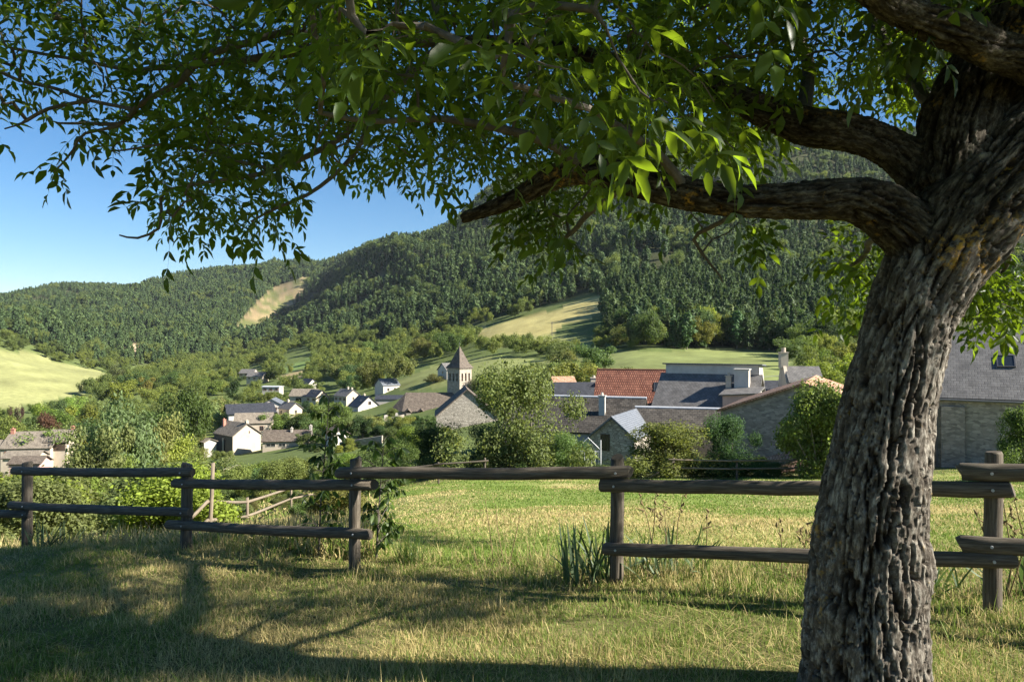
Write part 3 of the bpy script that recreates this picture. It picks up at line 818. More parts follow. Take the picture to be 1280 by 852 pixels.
# --- village in the valley ---------------------------------------------------------
house('boarded_house', 'house with dark weathered board wall and lit cream gable, two chimneys', 297, 541, 176, -42, 9.5, 7.2, 36, 'cream', 'tan_tile', chim=[(-4.0, -1.5, 0.8, 1.6, 'brick'), (4.2, 0.2, 0.8, 0.8, 'cream')], vis=22,
      wins=[('right', 0.6, -0.6, 0.4, 0.7)])
hb = [o for o in bpy.data.objects if o.name.startswith('boarded_house')][0]
hbH = Zof(541, 176) - hb.location.z
mb = MB(); mb.box((0, -3.6 - 0.05, hbH / 2), (9.52, 0.1, hbH - 0.02)); mb.build('board_cladding', M['weathered_wood'], hb)
mb = MB(); mb.box((0.1, -3.75, hbH - 2.6), (0.7, 0.12, 3.6)); mb.build('strip_window', M['white'], hb)
mb = MB(); mb.box((0.75, -3.75, hbH - 2.6), (0.55, 0.11, 3.6)); mb.build('strip_window_pane', M['window'], hb)
house('garden_shed', 'little shed with pale roof at the left end of the boarded house', 259, 551, 172, -42, 3.2, 3, 24, 'grey_wall', 'tan_tile', cat='shed', vis=6)
house('tan_roof_house', 'cream house with pale tan roof behind the boarded house', 318, 527, 196, 14, 9.5, 7, 34, 'cream', 'tan_tile', vis=8, wins=[('front', 2.2, 1.4, 1.0, 1.3, 'shutter')])
house('modern_house', 'modern house with blue-black slate roof and white gable trim', 312, 514, 218, 28, 13.0, 9.5, 26, 'white', 'slate_dark', oh=0.6, vis=4, wins=[('left', 0, 1.3, 4.0, 1.6, 'frame_dark')])
house('white_house', 'small white house whose gable shows two dark windows, at the valley road', 342, 504, 240, -80, 8.5, 6.2, 28, 'white', 'slate_blue', vis=8, wins=[('right', -0.2, -0.5, 0.7, 0.7, 'shutter'), ('right', 1.3, 1.4, 0.8, 1.0, 'shutter')])
house('cottage', 'small cottage with dark roof and one sunlit cream gable, right of the white house', 363, 510, 224, -40, 6, 4.6, 38, 'cream', 'slate', chim=[(-1.2, 0, 0.7, 0.7, 'cream')], vis=6)
house('bungalow', 'long low house with brown roof, white chimney and veranda', 360, 549, 170, 6, 10.5, 5.5, 38, 'cream', 'slate_brown', chim=[(1.0, -0.6, 0.5, 1.0, 'white'), (5.3, 0, 0.6, 1.0, 'white')], vis=10,
      wins=[('front', -3.4, 0.9, 2.2, 0.8, 'white'), ('front', -0.8, 0.9, 1.6, 0.8, 'white')])
house('farmhouse', 'farmhouse with wide tan roof and two posts on its front', 382, 494, 305, -6, 11, 8, 34, 'cream', 'tan_tile', vis=7, wins=[('front', -1.5, 1.8, 2.4, 2.2, 'shutter')])
house('slate_annex', 'dark slate roofed annex with twin skylights on the farmhouse end', 396, 495, 298, -38, 7, 6, 40, 'cream', 'slate_dark', vis=6, skylights=[(-0.8, 0.6, 0.7, 0.9), (0.5, 0.6, 0.7, 0.9)])
house('white_house', 'white gabled house peeping over the tan farmhouse roof', 386, 480, 340, -40, 6.5, 5.6, 42, 'white', 'slate_dark', vis=False, wins=[('right', 0.3, -0.3, 0.9, 1.0, 'frame_dark')])
house('flat_house', 'low white flat building among trees behind the white houses', 341, 483, 345, -4, 8.5, 5, 6, 'white', 'zinc', vis=6)
house('cream_house', 'cream gabled house with dark roof behind the hanging sapling leaves', 434, 494, 275, -42, 8.0, 6.4, 36, 'cream', 'slate', chim=[(0.5, 0, 0.7, 0.8, 'cream'), (3.0, 0, 0.7, 0.6, 'cream')], vis=6)
house('white_house', 'white house with blue slate roof, three small windows in its sunlit gable', 455, 507, 246, -52, 7.5, 8.0, 40, 'white', 'slate_dark', chim=[(-0.5, 0.4, 0.7, 0.9, 'cream')], vis=10,
      wins=[('right', 0.3, -1.2, 1.1, 1.2, 'shutter'), ('right', -2.0, 1.6, 1.1, 1.1, 'shutter'), ('right', 1.0, 1.2, 0.7, 1.2, 'shutter')], skylights=[(1.3, 0.55, 0.8, 1.0)])
house('white_shed', 'small white shed behind the hanging sapling leaves', 421, 541, 152, -50, 4.0, 3.4, 30, 'white', 'slate_brown', vis=6, cat='shed')
house('grey_roof_house', 'large house with grey-brown roof and red chimney, lowest on the left above the fence', 46, 556, 152, 8, 9.5, 9, 32, 'cream', 'tan_tile', chim=[(-4.4, -0.5, 0.7, 1.0, 'brick')], vis=6, skylights=[(-1.0, 0.25, 0.8, 0.9)])
house('low_annex', 'low tan roofed annex at the left frame side of the large grey-brown roof', 14, 558, 150, 8, 6, 6, 24, 'cream', 'tan_tile', vis=6)
house('small_house', 'small house with open dark carport, right of the large grey-brown roof', 80, 549, 153, 8, 4.2, 7, 30, 'cream', 'tan_tile', chim=[(1.8, 0, 0.6, 0.7, 'brick')], vis=6, doors=[('front', 0.3, 1.0, 3.0, 1.8, 'dark_wood')])  # flat dark panel stands for the shaded inside of the open carport
house('tan_outbuilding', 'outbuilding with tan roof just over the fence rail, upper of two', 32, 570, 140, 8, 6, 4.5, 24, 'cream', 'tan_tile', vis=3, cat='outbuilding')
house('tan_outbuilding', 'outbuilding with brown roof and pink gable just over the fence rail, lower of two', 38, 577, 128, 8, 5.0, 4, 26, 'pink', 'slate_brown', vis=8, cat='outbuilding')
for px_, ev, Y_, lab in ((311, 466, 520, 'far valley house with grey roof beside the river trees'), (371, 451, 640, 'far valley house with dark roof between two field strips'), (322, 470, 460, 'far valley barn with pale wall by the dark hedge')):
    house('valley_house', lab, px_, ev, Y_, -10, 11, 8, 34, 'cream', 'slate', vis=3)

# gutter, downpipe and corner pier of the big stone house
sh = [o for o in bpy.data.objects if o.name.startswith('stone_house')][0]
shH = Zof(495, 47) - sh.location.z
mb = MB(); mb.tube([(-8.9, -5.72, shH - 0.16), (8.9, -5.72, shH - 0.2)], 0.075, 8); mb.build('gutter', M['metal'], sh)
mb = MB(); mb.tube([(-8.2, -5.68, shH - 0.2), (-8.2, -5.42, shH - 0.7), (-8.2, -5.42, 0.1)], 0.055, 8); mb.build('downpipe', M['metal'], sh)
mb = MB(); mb.box((-7.3, -5.42, shH / 2 - 0.3), (1.3, 0.25, shH - 0.6)); mb.build('corner_pier', M['stone'], sh)
# parked up utility poles and a wire across the slope
def pole(label, px, Y, top, h=None):
    x = Xof(px, Y); z = g1(x, Y); zt = Zof(top, Y)
    r_ = tag(empty('utility_pole', (x, Y, z)), label, 'utility pole')
    H_ = zt - z
    mb = MB(); mb.tube([(0, 0, -0.5), (0, 0, H_)], [0.17, 0.12], 8); mb.build('post', M['weathered_wood'], r_)
    mb = MB(); mb.box((0, 0, H_ - 0.5), (1.3, 0.1, 0.12))
    mb.build('crossarm', M['weathered_wood'], r_)
    for k in (-0.5, 0, 0.5):
        mb = MB(); mb.tube([(k, 0, H_ - 0.44), (k, 0, H_ - 0.22)], [0.05, 0.03], 6); mb.build('insulator', M['white'], r_)
    return Vector((x, Y, zt - 0.3))
pole('thin utility pole on the meadow slope above the church tower', 690, 330, 402)
pole('utility pole at the top of the dry hay meadow, by the pines', 774, 400, 365)
pole('utility pole at the wood edge left of the dry hay meadow', 617, 480, 404)
pole('short utility pole at the wood edge, right end of the hay meadow foot', 586, 460, 404)
wa = P(880, 470, 96); wb = P(1120, 428, 150)
mb = MB()
mb.tube([tuple(wa.lerp(wb, t) + Vector((0, 0, -2.4 * 4 * t * (1 - t)))) for t in [k / 14 for k in range(15)]], 0.035, 5)
tag(mb.build('power_cable', M['metal'], smooth=True), 'dark power cable sagging across the slope behind the barn', 'cable')
# gate and clothes post beside the slate shed
gx, gY = Xof(735, 56), 56.0
gt = tag(empty('metal_gate', (gx, gY, g1(gx, gY))), 'grey metal gate with arched frame beside the small slate shed', 'gate')
for sx in (-1.0, 1.0):
    mb = MB(); mb.tube([(sx, 0, -0.2), (sx, 0, 2.3)], 0.05, 8); mb.build('post', M['zinc'], gt)
mb = MB(); mb.tube([(-1.0, 0, 1.5), (0, 0, 2.5), (1.0, 0, 1.5)], 0.04, 6)
for k in range(7): mb.tube([(-0.85 + k * 0.283, 0, 0.2), (-0.85 + k * 0.283, 0, 1.5)], 0.02, 5)
mb.tube([(-0.95, 0, 0.3), (0.95, 0, 0.3)], 0.025, 5); mb.tube([(-0.95, 0, 1.4), (0.95, 0, 1.4)], 0.025, 5)
mb.build('bars', M['zinc'], gt)
# churchyard: wall and tombs
cwx = Xof(470, 196)
cw = MB()
wp = [(Xof(438, 190), 190), (Xof(470, 186), 186), (Xof(505, 190), 190)]
for (xa, ya), (xb, yb) in zip(wp, wp[1:]):
    za, zb_ = g1(xa, ya), g1(xb, yb)
    n_ = Vector((yb - ya, xa - xb, 0)).normalized() * 0.25
    q = [Vector((xa, ya, za - 0.5)), Vector((xb, yb, zb_ - 0.5)), Vector((xb, yb, zb_ + 1.9)), Vector((xa, ya, za + 1.9))]
    f_ = [p + n_ for p in q]; b_ = [p - n_ for p in q]
    cw.poly(f_); cw.poly(b_[::-1])
    for i in range(4):
        j = (i + 1) % 4; cw.poly([f_[j], f_[i], b_[i], b_[j]])
tag(cw.build('churchyard_wall', M['stone_pale']), 'pale stone wall round the churchyard, left of the church', 'wall')
gg = random.Random(4)
for k in range(22):
    px = gg.uniform(442, 500); Y = gg.uniform(192, 203)
    x = Xof(px, Y); z = g1(x, Y)
    r_ = tag(empty('tombstone', (x, Y, z), gg.uniform(-0.2, 0.2)), 'pale tombstone in the churchyard behind the stone wall', 'tombstone', 'tombstones in the churchyard')
    hh_ = gg.uniform(0.9, 1.9); ww = gg.uniform(0.6, 1.1)
    mb = MB(); mb.box((0, 0, hh_ / 2 - 0.1), (ww, 0.18, hh_)); mb.box((0, 0, hh_ - 0.06), (ww * 0.7, 0.178, 0.22)); mb.build('headstone', M['white'], r_)
    mb = MB(); mb.box((0, -1.1, 0.15), (ww + 0.1, 1.9, 0.5)); mb.build('slab', M['grey_wall'], r_)
# retaining walls of the gardens
def low_wall(label, a, b, h, mat):
    mb = MB()
    (xa, ya), (xb, yb) = a, b
    za, zb_ = g1(xa, ya), g1(xb, yb)
    n_ = Vector((yb - ya, xa - xb, 0)).normalized() * 0.25
    q = [Vector((xa, ya, za - 1)), Vector((xb, yb, zb_ - 1)), Vector((xb, yb, zb_ + h)), Vector((xa, ya, za + h))]
    f_ = [p + n_ for p in q]; b_ = [p - n_ for p in q]
    mb.poly(f_); mb.poly(b_[::-1])
    for i in range(4):
        j = (i + 1) % 4; mb.poly([f_[j], f_[i], b_[i], b_[j]])
    tag(mb.build('garden_wall', M[mat]), label, 'wall')
low_wall('pinkish stone retaining wall below the churchyard, behind the saplings', (Xof(425, 132), 132), (Xof(478, 130), 130), 1.6, 'stone_pale')
low_wall('long low garden wall under the boarded house', (Xof(238, 120), 120), (Xof(300, 126), 126), 1.0, 'stone_pale')
VIS.append((425, 505, 520, 184)); VIS.append((425, 478, 556, 128)); VIS.append((240, 298, 575, 118))

# ------------------------------------------------------------------ tree kit
LEAF = {}
LEAF['broad'] = mat_leaf('broadleaf_foliage', (0.116, 0.154, 0.048), (0.27, 0.35, 0.07), 0.33, 0.6, use_obj=True, var=0.45, spec=0.2)
LEAF['needle'] = mat_leaf('pine_needles', (0.066, 0.106, 0.040), (0.13, 0.20, 0.045), 0.18, 0.6, use_obj=True, var=0.45, spec=0.2)

def cards(C, N, size, seed, squash=0.75):
    """leaf-spray cards: centre C, preferred normal N, size; bent 5-gons as two quads"""
    g = np.random.default_rng(seed)
    n = len(C)
    d = g.normal(size=(n, 3)); d /= np.linalg.norm(d, axis=1)[:, None]
    nn = N + d * 0.9; nn /= np.linalg.norm(nn, axis=1)[:, None]
    a = np.cross(nn, g.normal(size=(n, 3))); a /= np.linalg.norm(a, axis=1)[:, None]
    b = np.cross(nn, a)
    s = (np.asarray(size) * (0.6 + 0.8 * g.random(n)))[:, None]
    w = squash * s * (0.6 + 0.7 * g.random(n))[:, None]
    bend = nn * s * 0.22
    p0 = C - a * s * 0.55
    p1 = C - a * s * 0.12 + b * w * 0.55 - bend
    p2 = C + a * s * 0.60 - bend * 0.5
    p3 = C + a * s * 0.05 - b * w * 0.5 - bend
    V = np.stack([p0, p1, p2, p3], 1).reshape(-1, 3)
    i = np.arange(n) * 4
    T = np.concatenate([np.stack([i, i + 1, i + 2], 1), np.stack([i, i + 2, i + 3], 1)])
    return V, T, np.repeat(g.random(n), 4)

def broad_crown(seed, n, size, shape='round'):
    """unit crown: base at z=0, top at z=1, half-width about 0.5 of height"""
    g = np.random.default_rng(seed)
    nb = 26
    if shape == 'round':
        bc = g.normal(size=(nb, 3)) * (0.20, 0.20, 0.17) + (0, 0, 0.58)
    elif shape == 'tall':
        bc = g.normal(size=(nb, 3)) * (0.12, 0.12, 0.22) + (0, 0, 0.55)
    else:   # bush
        nb = 34
        bc = g.normal(size=(nb, 3)) * (0.25, 0.25, 0.0) + np.stack([0 * np.arange(nb), 0 * np.arange(nb), g.uniform(0.06, 0.78, nb)], 1)
        bc[:, :2] *= (1.15 - 0.75 * bc[:, 2:3])
    bc[:, 2] = np.clip(bc[:, 2], 0.05, 0.88)
    br = 0.10 + 0.11 * g.random(nb)
    if shape == 'tall': br *= 0.8
    if shape == 'bush': br *= 1.15
    k = g.integers(0, nb, n)
    d = g.normal(size=(n, 3)); d /= np.linalg.norm(d, axis=1)[:, None]
    rad = br[k] * (1 - 0.5 * g.random(n) ** 2.2) * (1 + 0.25 * g.normal(size=n) * 0.6)
    C = bc[k] + d * rad[:, None] * (1, 1, 0.85)
    lo = -0.02 if shape == 'bush' else 0.16
    keep = C[:, 2] > lo
    C, d = C[keep], d[keep]
    C[:, 2] = C[:, 2] * (1.0 / np.percentile(C[:, 2], 99.7))
    N = d + (0, 0, 0.35)
    N /= np.linalg.norm(N, axis=1)[:, None]
    V, T, r = cards(C, N, size, seed + 1)
    return V, T, r, bc, br

def pine_crown(seed, n, size, slim=0.2, round_top=False):
    g = np.random.default_rng(seed)
    z = 0.12 + 0.88 * g.random(n) ** 1.15
    if round_top: prof = slim * 1.5 * np.sqrt(np.clip(1 - ((z - 0.62) / 0.40) ** 2, 0.01, 1))
    else: prof = slim * (1 - z) ** 0.75 * 1.25 + 0.012
    lay = np.abs(np.sin(z * 26 + g.random() * 6))
    nb = 40
    az_b = g.random(n) * 2 * np.pi
    lump = 0.72 + 0.45 * vnoise(np.stack([np.cos(az_b) * 1.3, np.sin(az_b) * 1.3, z * 7], 1), seed)
    rr = prof * lump * (1 - 0.55 * g.random(n) ** 1.7) * (0.75 + 0.35 * lay)
    C = np.stack([np.cos(az_b) * rr, np.sin(az_b) * rr, z - rr * 0.25], 1)
    N = np.stack([np.cos(az_b), np.sin(az_b), 0 * z + 0.6], 1); N /= np.linalg.norm(N, axis=1)[:, None]
    return cards(C, N, size, seed + 3, 0.55)

def trunk_mesh(V_list, mat):
    mb = MB()
    for pts, rad in V_list: mb.tube(pts, rad, 6, cap=False)
    return mb

BROAD = []       # (crown mesh, trunk mesh)
def make_broad(seed, n, size, shape):
    V, T, r, bc, br = broad_crown(seed, n, size, shape)
    me = mesh_np('crown', V, [T], LEAF['broad'], {'rnd': r})
    g = random.Random(seed)
    mb = MB()
    if shape != 'bush':
        mb.tube([(0, 0, -0.04), (0.01, 0, 0.15), (0.0, 0.015, 0.35), (0.01, 0, 0.7)], [0.028, 0.022, 0.017, 0.006], 7)
        for k in range(7):
            b = bc[k]
            mb.tube([(0, 0, 0.16 + 0.05 * k * 0.5), (b[0] * 0.5, b[1] * 0.5, 0.25 + b[2] * 0.3), tuple(b)], [0.013, 0.009, 0.003], 5, cap=False)
    else:
        for k in range(9):
            b = bc[k]
            mb.tube([(b[0] * 0.15, b[1] * 0.15, -0.05), (b[0] * 0.6, b[1] * 0.6, b[2] * 0.55), tuple(b)], [0.014, 0.009, 0.003], 5, cap=False)
    t = mb.build('trunk', M['tree_bark'])
    tm = t.data
    bpy.data.objects.remove(t)
    return me, tm
for k in range(4): BROAD.append(make_broad(100 + k * 7, 6500, 0.038, 'round'))
TALL = [make_broad(160 + k * 7, 5000, 0.036, 'tall') for k in range(2)]
BUSH = [make_broad(200 + k * 7, 3600, 0.062, 'bush') for k in range(3)]
FINE = [make_broad(300 + k * 7, 20000 if k < 3 else 26000, 0.024 if k < 3 else 0.030, s) for k, s in enumerate(('round', 'bush', 'bush', 'bush', 'bush'))]

def pine_mesh(seed, n, size, slim, rt):
    V, T, r = pine_crown(seed, n, size, slim, rt)
    mb = MB(); mb.tube([(0, 0, -0.05), (0, 0, 0.5), (0.0, 0, 0.95)], [0.016, 0.011, 0.003], 5, cap=False)
    Vt = np.array(mb.v); Ft = np.array(mb.f) + len(V)
    return mesh_np('pine_tree', np.vstack([V, Vt]), [T, Ft], [LEAF['needle'], M['tree_bark']], {'rnd': np.concatenate([r, np.full(len(Vt), 0.5)])},
                   mat_idx=[0] * len(T) + [1] * len(Ft))
PINE = [pine_mesh(400 + k, 750, 0.085, s, rt) for k, (s, rt) in enumerate(((0.17, False), (0.21, False), (0.19, True), (0.15, False)))]
PINE_FAR = [pine_mesh(440 + k, 420, 0.115, s, rt) for k, (s, rt) in enumerate(((0.19, False), (0.23, False), (0.21, True)))]

def tint(k, base):
    g = random.Random(k)
    j = lambda s: 1 + g.uniform(-s, s)
    v = j(0.22)
    return (base[0] * v * j(0.12), base[1] * v * j(0.05), base[2] * v * j(0.2), 1)

PAL = {'mid': (1.0, 1.0, 1.0), 'yellow': (1.35, 1.18, 0.8), 'dark': (0.50, 0.62, 0.65), 'pale': (1.35, 1.25, 1.45), 'bright': (1.2, 1.22, 0.8), 'purple': (0.75, 0.30, 0.75), 'olive': (1.2, 0.95, 0.9)}
CNT = [0]
def leafy(name, x, y, h, aspect, lib, pal, label, cat='tree', group=None, k=None, parts=True, trunk_mat=None, z=None):
    """one broadleaf tree or bush of height h with crown and trunk"""
    CNT[0] += 1
    k = CNT[0] if k is None else k
    cm, tm = lib[k % len(lib)]
    z = g1(x, y) if z is None else z
    col = tint(CNT[0] * 13, PAL[pal])
    if parts:
        root = empty(name, (x, y, z - 0.03), random.random() * 6.28)
        root.scale = (h * aspect, h * aspect, h)
        tag(root, label, cat, group)
        c = link('crown', cm, root); c.color = col
        t = link('trunk', tm, root)
    else:
        root = link(name, cm, None, (x, y, z - 0.03))
        root.rotation_euler = (0, 0, random.random() * 6.28); root.scale = (h * aspect, h * aspect, h); root.color = col
        tag(root, label, cat, group)
    return root

def clear_top(px, hw, Y, z, h):
    """largest allowed height so that things farther away stay visible"""
    for (a, b, row, Yb) in VIS:
        if Yb > Y and px + hw > a and px - hw < b:
            h = min(h, Zof(row, Y) - z)
    return h

def top_limit(px, hw, Y, z, h, table):
    for Yb, prof in table:
        if Y < Yb:
            row = max(np.interp(px - hw, *prof), np.interp(px, *prof), np.interp(px + hw, *prof)) if Yb < 1e5 else np.interp(px, *prof)
            h = min(h, Zof(row, Y) - z)
    return h

# what must stay visible behind the trees: rows of the fields at their distance
FIELD_ROWS = [
 (350, (np.array([-300, 0, 60, 100, 140, 190, 195, 238, 245, 280, 285, 2000]), np.array([512, 508, 500, 492, 478, 470, 300, 300, 480, 478, 300, 300]))),
 (420, (np.array([300, 335, 340, 400, 405, 590, 598, 690, 735, 760, 765, 2000]), np.array([300, 300, 470, 460, 300, 300, 418, 412, 396, 385, 300, 300]))),
 (215, (np.array([400, 495, 500, 560, 620, 690, 695, 2000]), np.array([300, 300, 482, 470, 460, 450, 300, 300]))),
 (180, (np.array([600, 740, 745, 830, 960, 990, 1000, 2000]), np.array([300, 300, 458, 460, 462, 470, 300, 300]))),
]

def near_row(px):
    return np.interp(px, [-100, 0, 88, 95, 125, 190, 232, 240, 262, 330, 390, 440, 470, 500, 545], [588, 584, 584, 535, 500, 496, 520, 566, 572, 572, 566, 556, 535, 530, 528])

TREE_POS = []
PENDING = []     # small far trees: the largest in the view become objects of their own, the rest one mass
def far_enough(x, y, d):
    for (a, b) in TREE_POS:
        if (a - x) ** 2 + (b - y) ** 2 < d * d: return False
    return True

def scatter(n, pxr, Yr, hr, asp, lib, pals, name, label, group, cat='tree', near_limit=False, gap=0.5, parts=True, hmin=1.2, seed=1, avoid_fields=True, ymax_row=None):
    g = random.Random(seed)
    made = 0
    for tries in range(n * 30):
        if made >= n: break
        px = g.uniform(*pxr); Y = math.sqrt(g.uniform(Yr[0] ** 2, Yr[1] ** 2))
        x = Xof(px, Y); z = g1(x, Y)
        _, py = project(np.array([x]), np.array([Y]), np.array([z]))
        if avoid_fields and field_of(np.array([px]), py, np.array([Y]))[0] >= 0: continue
        if near_limit and 236 < px < 450 and Y < 52: continue
        h = g.uniform(*hr); a = g.uniform(*asp)
        hw = h * a * 0.42 / Y * F
        h0 = h
        h = clear_top(px, hw, Y, z, h)
        h = top_limit(px, hw, Y, z, h, FIELD_ROWS)
        if near_limit and Y < 150:
            row = max(near_row(px), near_row(px - hw), near_row(px + hw)) + g.uniform(0, 14)
            h = min(h, Zof(row, Y) - z)
        if ymax_row is not None: h = min(h, Zof(ymax_row, Y) - z)
        if h < max(hmin, h0 * 0.33): continue
        if not far_enough(x, Y, gap * h * a): continue
        TREE_POS.append((x, Y))
        a2 = a * (1.0 if h > 0.7 * h0 else 1.2)
        if parts: leafy(name, x, Y, h, a2, lib, g.choice(pals), label, cat, group, parts=True)
        else: PENDING.append((h * a2 / Y, name, x, Y, h, a2, lib, g.choice(pals), label, cat, group))
        made += 1
    print('scatter', label[:40], made, '/', n)
    return made

# ------------------------------------------------------------------ trees and bushes one can tell apart
def key_tree(name, label, px, Y, top, wpx, lib, pal, cat='tree', k=0, group=None, rz=None):
    x = Xof(px, Y); z = g1(x, Y)
    h = Zof(top, Y) - z
    asp = wpx / F * Y / h * 1.05
    TREE_POS.append((x, Y))
    o = leafy(name, x, Y, h, asp, lib, pal, label, cat, group, k=k)
    if rz is not None: o.rotation_euler.z = rz
    return o

key_tree('leafy_tree', 'large leafy tree with pale stem, in front of the long slab-roofed house', 660, 46, 454, 116, FINE, 'mid', k=1, rz=2.6)
key_tree('bush', 'dense dark bush right of the stone gable, at the foot of the large leafy tree', 606, 47, 532, 66, FINE, 'dark', 'bush', k=1)
key_tree('bush', 'dark green bush left of the lit rubble gable, behind the meadow fence', 541, 49, 527, 64, FINE, 'dark', 'bush', k=2)
key_tree('bush', 'leafy green bush filling the right foot of the large leafy tree', 700, 44, 542, 56, FINE, 'mid', 'bush', k=1)
key_tree('bush', 'broad sunlit yellow-green bush in front of the slate shed', 833, 43, 526, 104, FINE, 'olive', 'bush', k=2)
key_tree('bush', 'upright dark green laurel bush in front of the low pink house', 913, 43, 518, 58, FINE, 'dark', 'bush', k=1)
key_tree('bush', 'tall glossy bush against the right half of the stone barn gable', 1026, 40, 478, 92, FINE, 'mid', 'bush', k=3)
key_tree('bush', 'dark bush before the wall of the big slate-roofed stone house', 1278, 33, 505, 58, FINE, 'dark', 'bush', k=2)
key_tree('bush', 'low bush on the meadow edge under the rubble gable, left of the dark bushes', 492, 45, 548, 56, FINE, 'mid', 'bush', k=1)
key_tree('willow_tree', 'tall grey-green willow rising in the middle of the bushes left of the village', 158, 95, 496, 76, BROAD, 'pale', k=1)
key_tree('willow_tree', 'grey-green willow just right of the large grey-brown roof', 122, 82, 530, 70, BROAD, 'pale', k=2)
key_tree('willow_tree', 'third and lower grey-green willow, between the tall willow and the dark tree', 190, 104, 520, 60, BROAD, 'pale', k=0)
key_tree('dark_tree', 'dark green round tree left of the boarded house', 232, 150, 488, 50, BROAD, 'dark', k=3)
key_tree('copper_beech', 'purple leaved tree behind the large grey-brown roof', 58, 186, 515, 26, BROAD, 'purple', k=0)
key_tree('copper_beech', 'small dark purple tree, left of the other purple tree', 18, 190, 508, 16, BROAD, 'purple', k=2)
key_tree('round_tree', 'round silvery green tree behind the modern blue-roofed house', 280, 255, 497, 34, BROAD, 'pale', k=1)
key_tree('leafy_tree', 'bright green tree beside the cream cottage, above the bungalow', 350, 196, 517, 38, BROAD, 'bright', k=2)
key_tree('leafy_tree', 'round green tree standing in front of the bungalow wall', 379, 158, 541, 22, BROAD, 'mid', k=0)
key_tree('leafy_tree', 'yellow-green tree below the white house with three gable windows', 421, 190, 503, 40, BROAD, 'yellow', k=3)
key_tree('leafy_tree', 'conical light tree on the meadow above the long dark shed', 492, 330, 441, 24, TALL, 'mid', k=0)
key_tree('leafy_tree', 'rounded olive tree on the meadow, left of the church roof', 541, 262, 467, 26, BROAD, 'olive', k=1)

for k_, (a_, b_, c_) in enumerate(((712, 44, 574), (748, 46, 578), (790, 45, 576), (868, 44, 572), (895, 43.5, 577), (948, 43, 570), (968, 42, 575), (1052, 41.5, 560))):
    key_tree('bush', 'low dark bush in the row behind the thin-railed paddock fence', a_, b_, c_, 42, FINE, 'dark', 'bush', k=1 + k_ % 2, group='low bushes behind the paddock fence')
g_mid = 'leafy trees between the meadow edge and the valley'
scatter(64, (-40, 470), (14, 70), (2.0, 5.0), (0.9, 1.4), FINE[3:], ['mid', 'bright', 'yellow', 'mid', 'olive'], 'bush', 'sunlit green bush on the steep bank below the rail fence', 'bushes on the bank below the left fence', 'bush', near_limit=True, gap=0.5, seed=3)
scatter(105, (-60, 560), (70, 168), (5, 11), (0.75, 1.1), BROAD, ['mid', 'mid', 'dark', 'yellow', 'pale', 'bright'], 'leafy_tree', 'green leafy tree among the gardens in front of the village houses', 'leafy trees in front of the village houses', near_limit=True, gap=0.55, seed=4, hmin=2.0)
scatter(120, (60, 520), (170, 345), (5, 12), (0.75, 1.1), BROAD + TALL, ['mid', 'mid', 'dark', 'yellow', 'pale'], 'leafy_tree', 'green leafy tree standing between and behind the village houses', 'leafy trees between and behind the village houses', gap=0.5, seed=5, hmin=2.2, parts=False)
scatter(26, (-60, 110), (165, 335), (5, 12), (0.75, 1.1), BROAD, ['mid', 'dark', 'yellow', 'bright'], 'leafy_tree', 'green leafy tree at the foot of the pale hay field', 'leafy trees at the foot of the pale hay field', gap=0.5, seed=6, hmin=2.2, parts=False)
scatter(110, (-30, 470), (345, 640), (8, 14), (0.7, 1.1), BROAD + TALL, ['mid', 'yellow', 'olive', 'dark', 'mid'], 'valley_tree', 'far leafy tree on the valley floor beyond the village', 'far leafy trees on the valley floor', gap=0.5, seed=7, parts=False, hmin=3)
scatter(64, (430, 660), (285, 520), (8, 14), (0.75, 1.15), BROAD, ['mid', 'olive', 'yellow', 'dark', 'mid'], 'leafy_tree', 'green leafy tree at the foot of the wooded slope above the church', 'leafy trees above the church', gap=0.5, seed=8, parts=False, hmin=3)
scatter(64, (590, 800), (140, 335), (4, 9), (0.9, 1.3), BROAD, ['mid', 'olive', 'yellow', 'mid'], 'leafy_tree', 'low leafy tree on the meadow slope between church tower and red roof', 'low leafy trees on the meadow slope above the red roof', gap=0.6, seed=9, parts=False, hmin=2)
scatter(52, (745, 1160), (226, 300), (9, 15), (0.7, 1.0), BROAD, ['mid', 'dark', 'mid', 'dark', 'yellow'], 'leafy_tree', 'leafy tree at the lower edge of the pine wood above the roofs', 'leafy trees at the lower edge of the pine wood', gap=0.42, seed=10, parts=False, hmin=3)
scatter(40, (930, 1200), (105, 230), (4, 9), (0.8, 1.2), BROAD, ['mid', 'yellow', 'mid', 'bright'], 'leafy_tree', 'leafy tree on the slope behind the stone barn and trunk', 'leafy trees on the slope behind the stone barn', gap=0.5, seed=12, parts=False, hmin=2)

scatter(26, (236, 470), (20, 60), (0.5, 1.4), (1.0, 1.8), FINE[3:], ['mid', 'olive', 'yellow', 'pale'], 'shrub', 'small low shrub on the sunny bank beside the pale slope fence', 'small shrubs on the sunny bank', 'shrub', gap=0.8, seed=21, hmin=0.3)
scatter(44, (385, 565), (85, 205), (1.4, 3.6), (1.0, 1.5), FINE[3:], ['mid', 'dark', 'yellow', 'mid'], 'shrub', 'rounded garden shrub on the slope between the rail fence and the church', 'garden shrubs below the church', 'shrub', gap=0.7, seed=22, hmin=0.7)
PENDING.sort(key=lambda t_: -t_[0])
for t_ in PENDING[:165]:
    leafy(t_[1], *t_[2:10], group=t_[10], parts=False)
SMALL = PENDING[165:]

